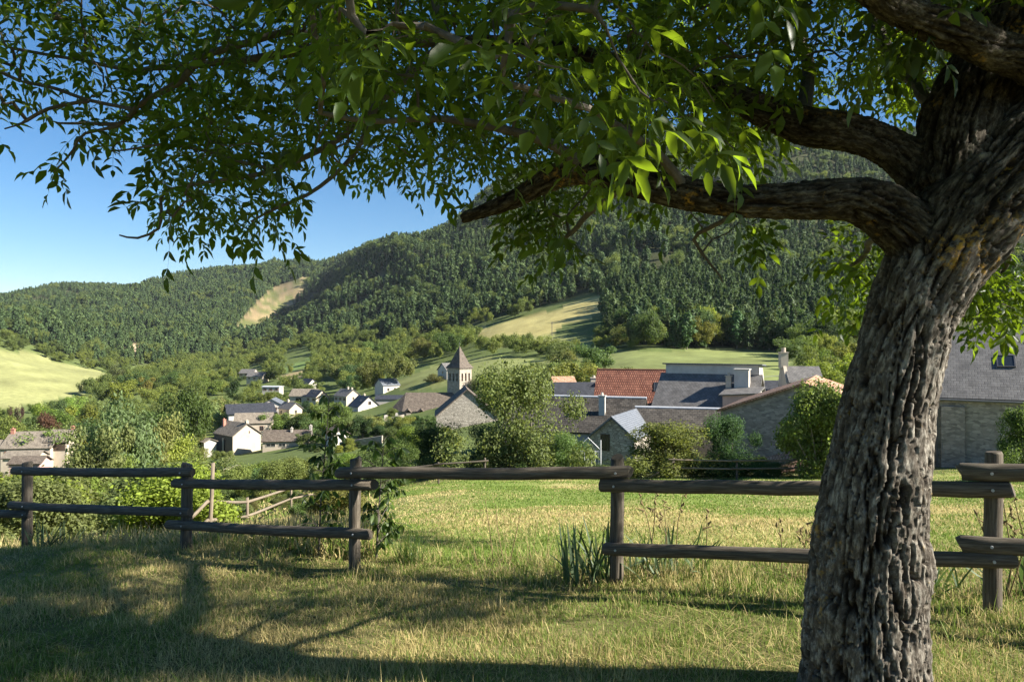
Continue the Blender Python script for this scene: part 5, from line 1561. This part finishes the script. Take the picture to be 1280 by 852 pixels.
    def leaflets(base_p, direction, normal, length, width, rnd):
        nonlocal off
        m_ = len(base_p)
        # droop
        sd = np.cross(direction, normal); sd /= np.linalg.norm(sd, axis=1)[:, None]
        Lq = length[:, None]; W = width[:, None]
        fold = g.uniform(0.05, 0.35, m_)[:, None] * W
        curl = g.uniform(-0.02, 0.22, m_)[:, None] * Lq
        m1 = base_p + direction * Lq * 0.33 + normal * curl * 0.15
        m2 = base_p + direction * Lq * 0.68 - normal * curl * 0.25
        tip = base_p + direction * Lq - normal * curl
        l1 = m1 + sd * W * 0.46 + normal * fold; r1_ = m1 - sd * W * 0.46 + normal * fold
        l2 = m2 + sd * W * 0.38 + normal * fold * 0.8; r2_ = m2 - sd * W * 0.38 + normal * fold * 0.8
        Vq = np.stack([base_p, l1, m1, r1_, l2, m2, r2_, tip], 1)
        i = np.arange(m_) * 8 + off
        Ts.append(np.concatenate([np.stack([i, i + 2, i + 1], 1), np.stack([i, i + 3, i + 2], 1), np.stack([i + 4, i + 5, i + 7], 1), np.stack([i + 5, i + 6, i + 7], 1)]))
        Qs.append(np.concatenate([np.stack([i + 1, i + 2, i + 5, i + 4], 1), np.stack([i + 2, i + 3, i + 6, i + 5], 1)]))
        Vs.append(Vq.reshape(-1, 3)); Rn.append(np.repeat(np.clip(rnd, 0, 1), 8)); off += m_ * 8
    for j, (pos, sgn, sc) in enumerate(((0.36, 1, 0.62), (0.36, -1, 0.62), (0.62, 1, 0.85), (0.62, -1, 0.85), (0.88, 1, 1.0), (0.88, -1, 1.0), (1.0, 0, 1.15))):
        keep = g.random(n_r) < (1.0 if j > 1 else 0.75)
        kk = np.where(keep)[0]
        sag = (pos ** 2) * Ln[kk] * 0.28
        bp_ = B[kk] + Dv[kk] * (pos * Ln[kk])[:, None] - np.array((0, 0, 1.0)) * sag[:, None]
        dr = Dv[kk] * (0.55 if sgn else 1.0) + side[kk] * sgn * 0.85 + np.array((0, 0, -0.42)) + g.normal(size=(len(kk), 3)) * 0.16
        dr /= np.linalg.norm(dr, axis=1)[:, None]
        nq = nrm[kk] + g.normal(size=(len(kk), 3)) * 0.25
        nq -= dr * (nq * dr).sum(1)[:, None]; nq /= np.linalg.norm(nq, axis=1)[:, None]
        ln = 0.092 * sc * g.uniform(0.8, 1.25, len(kk)) * (Ln[kk] / 0.27) ** 0.5
        leaflets(bp_, dr, nq, ln, ln * g.uniform(0.36, 0.45, len(kk)), 0.6 * rnd_r[kk] + 0.4 * g.random(len(kk)))
    # leaf stalks
    wq = 0.0016
    e = B + Dv * Ln[:, None] - np.array((0, 0, 1.0)) * (Ln * 0.28)[:, None]
    mid = B + Dv * (Ln * 0.5)[:, None] - np.array((0, 0, 1.0)) * (Ln * 0.07)[:, None]
    Vq = np.stack([B - side * wq, B + side * wq, mid - side * wq, mid + side * wq, e - side * wq * .5, e + side * wq * .5], 1)
    i = np.arange(n_r) * 6 + off
    Qs.append(np.concatenate([np.stack([i, i + 1, i + 3, i + 2], 1), np.stack([i + 2, i + 3, i + 5, i + 4], 1)]))
    Vs.append(Vq.reshape(-1, 3)); Rn.append(np.full(n_r * 6, 0.8)); off += n_r * 6
    Vall = np.concatenate(Vs) + np.array(inv)
    me = mesh_np('crown', Vall, [np.concatenate(Ts), np.concatenate(Qs)], LEAF['walnut'], {'rnd': np.concatenate(Rn)})
    link('crown', me, root)
    print('walnut: tips', len(tips), 'rachis', n_r, 'verts', len(Vall), 'trunk verts', nv)
tree_walnut()

# ------------------------------------------------------------------ fences
def mat_log(name, c1, c2, c3):
    m, n, l, b = new_mat(name)
    uv = n.new('ShaderNodeTexCoord'); mp = n.new('ShaderNodeMapping'); mp.inputs['Scale'].default_value = (1.6, 9, 1)
    l.new(uv.outputs['UV'], mp.inputs[0])
    oi = n.new('ShaderNodeObjectInfo'); l.new(oi.outputs['Random'], mp.inputs['Location'])
    t = n.new('ShaderNodeTexNoise'); t.inputs['Scale'].default_value = 2.2; t.inputs['Detail'].default_value = 9; t.inputs['Roughness'].default_value = 0.68; t.inputs['Distortion'].default_value = 0.4
    l.new(mp.outputs[0], t.inputs[0])
    r = ramp(n, [(0.28, c1), (0.5, c2), (0.72, c3)]); l.new(t.outputs[0], r.inputs[0])
    l.new(r.outputs[0], b.inputs['Base Color']); b.inputs['Roughness'].default_value = 0.85; b.inputs['Specular IOR Level'].default_value = 0.25
    bp = n.new('ShaderNodeBump'); bp.inputs['Strength'].default_value = 0.7; bp.inputs['Distance'].default_value = 0.008
    l.new(t.outputs[0], bp.inputs['Height']); l.new(bp.outputs[0], b.inputs['Normal'])
    return m
M['log'] = mat_log('weathered_round_timber', (0.034, 0.027, 0.020), (0.110, 0.090, 0.067), (0.215, 0.185, 0.145))
M['log_pale'] = mat_log('pale_fence_timber', (0.11, 0.085, 0.06), (0.20, 0.16, 0.115), (0.30, 0.25, 0.19))
M['nail'] = mat_noise('galvanised_bolt', (0.4, 0.4, 0.4), (0.5, 0.5, 0.5), 5, rough=0.4, bump=0)

def log_between(name, a, b, d0, d1, mat, parent, seed, seg=10, n=14, wob=0.006, bolts=()):
    g = random.Random(seed)
    a, b = Vector(a), Vector(b)
    mb = MB()
    pts, rad = [], []
    ph = g.uniform(0, 6)
    for i in range(seg + 1):
        t = i / seg
        p = a.lerp(b, t) + Vector((g.uniform(-wob, wob), g.uniform(-wob, wob), g.uniform(-wob, wob) - 0.012 * math.sin(math.pi * t)))
        pts.append(p); rad.append((d0 + (d1 - d0) * t) / 2 * (1 + g.uniform(-0.035, 0.035)))
    e0 = a - (b - a).normalized() * 0.012; e1 = b + (b - a).normalized() * 0.012
    pts = [e0] + pts + [e1]; rad = [rad[0] * 0.88] + rad + [rad[-1] * 0.88]
    mb.tube(pts, rad, n)
    o = mb.build(name, M[mat], parent, smooth=True, weld=True)
    for f in o.data.polygons:
        if len(f.vertices) > 4: f.use_smooth = False
    for bp_, d in bolts:
        m2 = MB(); c = Vector(bp_); d = Vector(d)
        m2.tube([c, c + d * 0.012], 0.011, 10)
        m2.build('bolt', M['nail'], o)
    return o

POSTS = [(1240, 760, 5.5, 566, 0.122), (770, 728, 7.0, 573, 0.132), (443, 708, 8.0, 574, 0.128), (233, 688, 9.7, 580, 0.145), (33, 672, 11.4, 578, 0.155), (1725, 800, 4.35, 575, 0.122), (-190, 662, 13.0, 590, 0.15)]
fence = tag(empty('rail_fence', (Xof(770, 7.0), 7.0, g1(Xof(770, 7.0), 7.0))), 'rustic round-timber rail fence crossing the whole lawn in front of the meadow', 'fence')
finv = -fence.location
for k, (px, by, Y, ty, dia) in enumerate(POSTS):
    x = Xof(px, Y); zb = g1(x, Y)
    log_between('post', Vector((x, Y, zb - 0.35)) + finv, Vector((x + 0.012, Y, Zof(ty, Y))) + finv, dia * 1.04, dia, 'log', fence, 50 + k, 6)
fline = sorted((p[0], p[2]) for p in POSTS)
def fY(px): return float(np.interp(px, [a for a, _ in fline], [b for _, b in fline]))
RAILS = [  # (px0, py0, px1, py1, diameter, bolts at px)
 (1202, 590, 1760, 592, 0.135, (1240,)), (752, 606, 1263, 611, 0.128, (770, 1240)), (1202, 680, 1760, 694, 0.132, (1240,)), (757, 685, 1266, 700, 0.125, (772, 1242)),
 (424, 590, 787, 590, 0.128, (443, 771)),
 (219, 604, 467, 605, 0.128, (233, 445)), (211, 655, 462, 667, 0.128, (232, 446)),
 (18, 588, 240, 590, 0.132, (33, 230)), (14, 631, 238, 640, 0.13, (33, 231)),
 (-230, 640, 36, 642, 0.135, (33,)),
]
for k, (x0, y0, x1, y1, dia, bo) in enumerate(RAILS):
    Y0, Y1 = fY(x0) - 0.118, fY(x1) - 0.118
    a, b_ = P(x0, y0, Y0), P(x1, y1, Y1)
    bl = []
    for bpx in bo:
        t = np.clip((bpx - x0) / (x1 - x0), 0, 1)
        # perspective-correct point on the rail
        w0, w1 = 1 / Y0, 1 / Y1
        s = (t * w1) / ((1 - t) * w0 + t * w1) if False else t * Y0 / (Y1 + t * (Y0 - Y1))
        p = a.lerp(b_, float(s)); dv = (b_ - a).cross(Vector((0, 0, 1))).normalized()
        if dv.y > 0: dv = -dv
        bl.append((p + dv * (dia / 2 - 0.004) + finv, dv))
    log_between('rail', a + finv, b_ + finv, dia, dia * 0.96, 'log', fence, 80 + k, 12, bolts=bl)

# far fence of thin rails along the end of the meadow
f2 = tag(empty('paddock_fence', (Xof(900, 40.5), 40.5, g1(Xof(900, 40.5), 40.5))), 'low thin-railed fence along the far meadow edge, under the bushes and barn', 'fence')
i2 = -f2.location
pp = [(842, 41), (921, 40.6), (999, 40.2), (1075, 39.6), (1150, 39)]
tops = []
for k, (px, Y) in enumerate(pp):
    x = Xof(px, Y); zb = g1(x, Y)
    log_between('post', Vector((x, Y, zb - 0.3)) + i2, Vector((x, Y, zb + 1.15)) + i2, 0.13, 0.12, 'log_pale' if k == 0 else 'log', f2, 120 + k, 2, 8)
    tops.append(Vector((x, Y - 0.11, zb)))
for k in range(len(tops) - 1):
    for h_ in (1.08, 0.62):
        log_between('rail', tops[k] + Vector((-0.3, 0, h_)) + i2, tops[k + 1] + Vector((0.3, 0, h_ - 0.03)) + i2, 0.10, 0.09, 'log_pale' if k == 0 else 'log', f2, 140 + k * 2, 4, 8)
log_between('brace', tops[0] + Vector((0, -0.02, 1.0)) + i2, tops[0] + Vector((-1.4, -0.1, 0.05)) + i2, 0.1, 0.09, 'log', f2, 160, 3, 8)
f4 = tag(empty('paddock_fence', (Xof(545, 41), 41, g1(Xof(545, 41), 41))), 'dark single-railed fence before the dark bushes, left end of the meadow edge', 'fence')
i4 = -f4.location
tops = []
for k, (px, Y) in enumerate([(490, 41.5), (548, 41), (606, 41)]):
    x = Xof(px, Y); zb = g1(x, Y)
    log_between('post', Vector((x, Y, zb - 0.3)) + i4, Vector((x, Y, zb + 1.25)) + i4, 0.13, 0.12, 'log', f4, 170 + k, 2, 8)
    tops.append(Vector((x, Y - 0.11, zb)))
for k in range(2):
    log_between('rail', tops[k] + Vector((-0.2, 0, 1.15)) + i4, tops[k + 1] + Vector((0.2, 0, 1.13)) + i4, 0.11, 0.10, 'log', f4, 180 + k, 4, 8)
# pale fence running downhill on the left
f3 = tag(empty('slope_fence', (Xof(300, 26), 26, g1(Xof(300, 26), 26))), 'sunlit pale timber fence going downhill behind the left part of the rail fence', 'fence')
i3 = -f3.location
pts3 = [(238, 668, 645, 20), (261, 665, 622, 20.5), (309, 654, 624, 27), (364, 632, 607, 36), (400, 624, 602, 43)]
tp = []
for k, (px, by, ty, Y) in enumerate(pts3):
    x = Xof(px, Y); zt = Zof(ty, Y)
    tt = zt + (1.0 if k == 1 else 0.06)
    log_between('post', Vector((x, Y, min(g1(x, Y), zt - 1.0) - 0.2)) + i3, Vector((x + (0.12 if k == 1 else 0), Y, tt)) + i3, 0.13, 0.11, 'log_pale', f3, 190 + k, 3, 8)
    tp.append(Vector((x, Y - 0.1, zt)))
for k in range(len(tp) - 1):
    for dz in (-0.08, -0.62):
        log_between('rail', tp[k] + Vector((0, 0, dz)) + i3, tp[k + 1] + Vector((0, 0, dz)) + i3, 0.11, 0.10, 'log_pale', f3, 200 + k * 2, 3, 8)

# ------------------------------------------------------------------ plants at the fence
LEAF['sword'] = mat_leaf('iris_leaf', (0.085, 0.125, 0.062), (0.12, 0.20, 0.04), 0.25, 0.5, var=0.35)
LEAF['dry'] = mat_leaf('dry_stem', (0.34, 0.26, 0.13), (0.25, 0.18, 0.08), 0.2, 0.8, var=0.3, spec=0.1)
LEAF['sapling'] = mat_leaf('sapling_leaf', (0.060, 0.092, 0.026), (0.16, 0.27, 0.03), 0.35, 0.4, var=0.4)

def blades(base, az, lean, length, width, nseg=3, curve=0.8, rnd=None):
    """strips: base (n,3) etc. -> V, quads, tris, rnd"""
    n = len(base)
    dx = np.stack([np.cos(az), np.sin(az), 0 * az], 1)
    sd = np.stack([-np.sin(az), np.cos(az), 0 * az], 1)
    tw = np.random.default_rng(n).uniform(0, np.pi, n)
    sd = sd * np.cos(tw)[:, None] * 1.0 + dx * np.sin(tw)[:, None]
    rows = []
    for s in range(nseg + 1):
        t = s / nseg
        ang = lean + curve * t * t * lean
        hor = np.sin(lean) * t + curve * 0.5 * t * t * np.sin(lean)
        ver = np.cos(lean) * t - curve * 0.35 * t ** 2 * np.sin(lean)
        c = base + dx * (hor * length)[:, None] + np.array((0, 0, 1.0)) * (np.maximum(ver, -0.05) * length)[:, None]
        if s < nseg:
            w = width * (1 - 0.55 * t ** 2)
            rows += [c - sd * (w / 2)[:, None], c + sd * (w / 2)[:, None]]
        else:
            rows += [c]
    k = len(rows)
    V = np.stack(rows, 1).reshape(-1, 3)
    i = np.arange(n) * k
    q = [np.stack([i + 2 * s, i + 2 * s + 1, i + 2 * s + 3, i + 2 * s + 2], 1) for s in range(nseg - 1)]
    t_ = np.stack([i + k - 3, i + k - 2, i + k - 1], 1)
    return V, (np.concatenate(q) if q else np.zeros((0, 4), int)), t_, k

def tuft(name, label, cat, px, py, Y, n, spread, lr, wr, lean, mat, seed, zoff=0.0, group=None, stalks=0, pods=False):
    g = np.random.default_rng(seed)
    x, y = Xof(px, Y), Y
    z = g1(x, y)
    root = tag(empty(name, (x, y, z)), label, cat, group)
    a = g.uniform(0, 6.28, n); r = spread * np.sqrt(g.random(n))
    bx, by = np.cos(a) * r, np.sin(a) * r
    base = np.stack([bx, by, ground(x + bx, y + by) - z - 0.02], 1)
    V, q, t, k = blades(base, g.uniform(0, 6.28, n), np.abs(g.normal(0, lean, n)) + 0.04, g.uniform(*lr, n), g.uniform(*wr, n), 5, 0.9)
    me = mesh_np('foliage', V, [q, t], LEAF[mat], {'rnd': np.repeat(g.random(n), k)})
    link('foliage', me, root)
    for s in range(stalks):
        mb = MB()
        aa = g.uniform(0, 6.28); rr = spread * g.random(); L = lr[1] * g.uniform(1.0, 1.45)
        b0 = Vector((math.cos(aa) * rr, math.sin(aa) * rr, 0)); dv = Vector((g.normal() * 0.15, g.normal() * 0.15, 1)).normalized()
        mid = b0 + dv * L * 0.6; top = b0 + dv * L + Vector((g.normal() * 0.04, 0, 0))
        mb.tube([b0, mid, top], [0.006, 0.005, 0.003], 6)
        if pods:
            for j in range(4):
                c = b0.lerp(top, 0.72 + 0.09 * j) + Vector((g.normal() * 0.02, g.normal() * 0.02, 0))
                mb.tube([c, c + Vector((g.normal() * 0.02, 0, 0.025)), c + Vector((g.normal() * 0.03, g.normal() * 0.02, 0.05))], [0.006, 0.013, 0.004], 6)
        mb.build('stalk', LEAF['dry'], root)
    return root

tuft('iris_clump', 'clump of blue-green sword leaves left of the middle fence post', 'iris', 738, 706, 7.2, 60, 0.30, (0.38, 0.72), (0.022, 0.040), 0.38, 'sword', 1)
tuft('iris_clump', 'fading iris clump with dry seed stalks, behind the lower rail right of the middle post', 'iris', 832, 706, 7.25, 56, 0.46, (0.32, 0.62), (0.018, 0.032), 0.40, 'sword', 2, stalks=7, pods=True)
tuft('iris_clump', 'few bent iris leaves just right of the walnut trunk, under the lower rail', 'iris', 1168, 728, 6.2, 22, 0.22, (0.25, 0.45), (0.016, 0.028), 0.5, 'sword', 3)
tuft('iris_clump', 'iris leaves and dry stalks at the right edge, beside the end fence post', 'iris', 1282, 740, 5.9, 26, 0.20, (0.35, 0.62), (0.016, 0.030), 0.42, 'sword', 4, stalks=4, pods=True)
tuft('iris_clump', 'dark sword leaves at the foot of the left corner fence post', 'iris', 62, 672, 11.5, 44, 0.36, (0.4, 0.8), (0.02, 0.035), 0.42, 'sword', 5)
tuft('grass_tuft', 'dark wiry grass tuft behind the gap without a lower rail', 'grass tuft', 512, 702, 8.3, 150, 0.16, (0.25, 0.55), (0.004, 0.008), 0.28, 'sapling', 6)
tuft('dry_weed', 'dry brown seed stalks left of the walnut trunk, before the lower rail', 'weed', 1000, 705, 6.6, 24, 0.25, (0.2, 0.4), (0.005, 0.009), 0.4, 'dry', 7, stalks=5, pods=True)
tuft('dry_weed', 'tall dry seed stalk against the rails beside the end fence post', 'weed', 1262, 745, 5.75, 10, 0.1, (0.3, 0.6), (0.005, 0.009), 0.2, 'dry', 8, stalks=3, pods=True)
tuft('dry_weed', 'pale dry grass stems standing in the middle of the fence gap', 'weed', 640, 700, 8.2, 40, 0.5, (0.25, 0.6), (0.003, 0.006), 0.3, 'dry', 9, stalks=3)

def sapling(label, px, Y, top, lean, n_br, seed):
    g = np.random.default_rng(seed)
    x = Xof(px, Y); z = g1(x, Y); H = Zof(top, Y) - z
    root = tag(empty('sapling', (x, Y, z)), label, 'sapling')
    mb = MB()
    stem = [Vector((0, 0, -0.05)), Vector((0.03, 0, H * 0.35)), Vector((lean * 0.6, 0.03, H * 0.7)), Vector((lean, 0, H))]
    mb.tube(stem, [0.014, 0.011, 0.007, 0.003], 7)
    pts, dirs = [], []
    for k in range(n_br):
        t = g.uniform(0.12, 1.0)
        f = t * 3; i = min(int(f), 2); c = stem[i].lerp(stem[i + 1], f - i)
        a = g.uniform(0, 6.28); L = g.uniform(0.15, 0.42) * (1.15 - 0.6 * t)
        e = c + Vector((math.cos(a) * L, math.sin(a) * L, L * g.uniform(0.1, 0.7)))
        mb.tube([c, c.lerp(e, 0.5) + Vector((0, 0, 0.03)), e], [0.005, 0.004, 0.002], 5)
        for s in range(int(g.integers(7, 12))):
            q = c.lerp(e, g.uniform(0.3, 1.0))
            pts.append(q); dirs.append(Vector((math.cos(a), math.sin(a), 0)) * 0.35 + Vector((g.normal() * 0.5, g.normal() * 0.5, -0.75)))
    mb.build('stem', M['twig'], root)
    B = np.array(pts); D = np.array(dirs); D /= np.linalg.norm(D, axis=1)[:, None]
    n = len(B)
    ln = g.uniform(0.09, 0.16, n); w = ln * 0.38
    nr = g.normal(size=(n, 3)); nr -= D * (nr * D).sum(1)[:, None]; nr /= np.linalg.norm(nr, axis=1)[:, None]
    sd = np.cross(D, nr)
    Lq, W = ln[:, None], w[:, None]
    m1 = B + D * Lq * .35; m2 = B + D * Lq * .7 + nr * Lq * 0.05
    V = np.stack([B, m1 + sd * W * .5 + nr * W * .2, m1, m1 - sd * W * .5 + nr * W * .2, m2 + sd * W * .4 + nr * W * .2, m2, m2 - sd * W * .4 + nr * W * .2, B + D * Lq + nr * Lq * .12], 1).reshape(-1, 3)
    i = np.arange(n) * 8
    T = np.concatenate([np.stack([i, i + 2, i + 1], 1), np.stack([i, i + 3, i + 2], 1), np.stack([i + 4, i + 5, i + 7], 1), np.stack([i + 5, i + 6, i + 7], 1)])
    Qd = np.concatenate([np.stack([i + 1, i + 2, i + 5, i + 4], 1), np.stack([i + 2, i + 3, i + 6, i + 5], 1)])
    link('foliage', mesh_np('foliage', V, [T, Qd], LEAF['sapling'], {'rnd': np.repeat(g.random(n), 8)}), root)
sapling('tall thin sapling with drooping dark leaves, left of the fence post beside the gap', 398, 8.7, 492, 0.14, 34, 1)
sapling('shorter leafy sapling just right of the fence post beside the gap', 470, 8.5, 545, 0.10, 26, 2)

# ------------------------------------------------------------------ grass
M['grass'], n, l, b = new_mat('grass_blades')
at = n.new('ShaderNodeAttribute'); at.attribute_name = 'col'
l.new(at.outputs['Color'], b.inputs['Base Color']); b.inputs['Roughness'].default_value = 0.6; b.inputs['Specular IOR Level'].default_value = 0.25
tr = n.new('ShaderNodeBsdfTranslucent'); l.new(at.outputs['Color'], tr.inputs[0])
ms = n.new('ShaderNodeMixShader'); ms.inputs[0].default_value = 0.42
l.new(b.outputs[0], ms.inputs[1]); l.new(tr.outputs[0], ms.inputs[2]); l.new(ms.outputs[0], n['Material Output'].inputs[0])

def grass(name, label, x, y, length, width, lean, dryness, seed, nseg=2, curve=0.8):
    g = np.random.default_rng(seed)
    nb = len(x)
    base = np.stack([x, y, ground(x, y) - 0.006], 1)
    V, q, t, k = blades(base, g.uniform(0, 6.28, nb), lean, length, width, nseg, curve)
    gr_ = np.array((0.115, 0.20, 0.028)); gr2 = np.array((0.235, 0.29, 0.062)); dr = np.array((0.56, 0.46, 0.21))
    u = g.random(nb)[:, None]
    c = gr_ * (1 - u) + gr2 * u
    d_ = (g.random(nb) < dryness)[:, None]
    dcol = dr * g.uniform(0.65, 1.2, nb)[:, None]
    c = np.where(d_, dcol, c)
    o = link(name, mesh_np(name, V, [q, t], M['grass'], {'col': np.repeat(c, k, 0)}))
    tag(o, label, None, None, 'stuff')

def lawn():
    g = np.random.default_rng(21)
    nb = 400000
    Y = 1.6 + 11.6 * g.random(nb) ** 1.25
    x = g.uniform(-0.86, 0.86, nb) * Y
    fy = np.interp(640 + F * x / Y, [a for a, _ in fline], [b_ for _, b_ in fline])
    keep = (Y < fy + 0.25)
    x, Y = x[keep], Y[keep]; nb = len(x)
    pat = fbm(xyz(x / 0.55, Y / 0.55), 3, 80); pat2 = fbm(xyz(x / 1.8, Y / 1.8), 3, 81)
    h = (0.036 + 0.052 * g.random(nb)) * (1 + 0.6 * pat) * np.where(g.random(nb) < 0.02, 2.2, 1)
    dry = np.clip(0.46 + 0.40 * pat2 + 0.2 * pat, 0.05, 0.9)
    lean = np.abs(g.normal(0.45, 0.35, nb))
    grass('lawn_grass', 'short mown lawn grass, green with straw patches', x, Y, np.clip(h, 0.028, 0.3), (0.0032 + 0.0016 * g.random(nb)) * (0.8 + 0.10 * Y), lean, dry, 22)
    # cut hay lying on the lawn
    nb = 48000
    Y = 1.8 + 10 * g.random(nb) ** 1.2; x = g.uniform(-0.85, 0.85, nb) * Y
    k2 = fbm(xyz(x / 0.9, Y / 0.9), 3, 83) > -0.08
    x, Y = x[k2], Y[k2]; nb = len(x)
    grass('cut_hay', 'loose straw-coloured hay lying on the lawn', x, Y, g.uniform(0.10, 0.30, nb), (0.0026 + 0.001 * g.random(nb)) * (0.8 + 0.08 * Y), g.uniform(1.1, 1.5, nb), np.full(nb, 0.92), 24, 3, 0.35)
    # unmown fringe along the fence
    nb = 20000
    px = g.uniform(-160, 1450, nb)
    Y = np.interp(px, [a for a, _ in fline], [b_ for _, b_ in fline]) + g.normal(0.35, 0.42, nb)
    x = (px - 640) / F * Y
    pat = fbm(xyz(x / 0.5, Y / 0.5), 2, 85)
    grass('fringe_grass', 'longer uncut grass along the foot of the rail fence', x, Y, np.clip((0.05 + 0.10 * g.random(nb)) * (1 + 1.0 * pat), 0.03, 0.4), 0.005 + 0.003 * g.random(nb), np.abs(g.normal(0.35, 0.25, nb)), np.full(nb, 0.55), 26, 3)
    # the meadow behind
    nb = 210000
    Y = 4.6 * (44 / 4.6) ** (g.random(nb) ** 0.85)
    x = g.uniform(-0.21, 0.84, nb) * Y
    fy = np.interp(640 + F * x / Y, [a for a, _ in fline], [b_ for _, b_ in fline])
    keep = Y > fy - 0.15
    x, Y = x[keep], Y[keep]; nb = len(x)
    pat2 = fbm(xyz(x / 3.0, Y / 3.0), 4, 34)
    grass('meadow_grass', 'close-grazed sunny meadow grass behind the fence', x, Y, (0.035 + 0.05 * g.random(nb)), (0.0016 + 0.0008 * g.random(nb)) * Y * 0.62, np.abs(g.normal(0.5, 0.3, nb)), np.clip(0.27 + 0.6 * pat2, 0.03, 0.85), 28)
    # rough grass and dry herbs on the bank that drops away on the left
    nb = 90000
    Y = 8.5 * (70 / 8.5) ** g.random(nb); px = g.uniform(-140, 500, nb)
    x = (px - 640) / F * Y
    fy = np.interp(px, [a for a, _ in fline], [b_ for _, b_ in fline])
    keep = (Y > fy + 0.3) & ~((px > 470) & (Y < 42))
    x, Y = x[keep], Y[keep]; nb = len(x)
    pat2 = fbm(xyz(x / 4.0, Y / 4.0), 4, 38)
    grass('bank_grass', 'rough grass and dry herbs on the bank beyond the left fence', x, Y, (0.10 + 0.22 * g.random(nb)) * (1 + 0.6 * pat2), (0.0018 + 0.001 * g.random(nb)) * Y * 0.8, np.abs(g.normal(0.4, 0.3, nb)), np.clip(0.40 + 0.5 * pat2, 0.05, 0.9), 30)
lawn()

# ------------------------------------------------------------------ air
hm = bpy.data.materials.new('summer_haze'); hm.use_nodes = True
hn = hm.node_tree; hn.nodes.remove(hn.nodes['Principled BSDF'])
pv = hn.nodes.new('ShaderNodeVolumePrincipled'); pv.inputs['Density'].default_value = 0.000028
pv.inputs['Color'].default_value = (0.80, 0.88, 1.0, 1)
hn.links.new(pv.outputs[0], hn.nodes['Material Output'].inputs['Volume'])
zlo = float(min(v.co.z for v in bpy.data.objects['ground'].data.vertices)) - 1.0
zhi = float(max(v.co.z for v in bpy.data.objects['ground'].data.vertices)) + 30.0
mb = MB(); mb.box((0, 0, (zlo + zhi) / 2), (13000, 13000, zhi - zlo))
hz = mb.build('haze', hm, weld=True)
tag(hz, 'thin summer haze in the air over the valley', None, None, 'stuff')
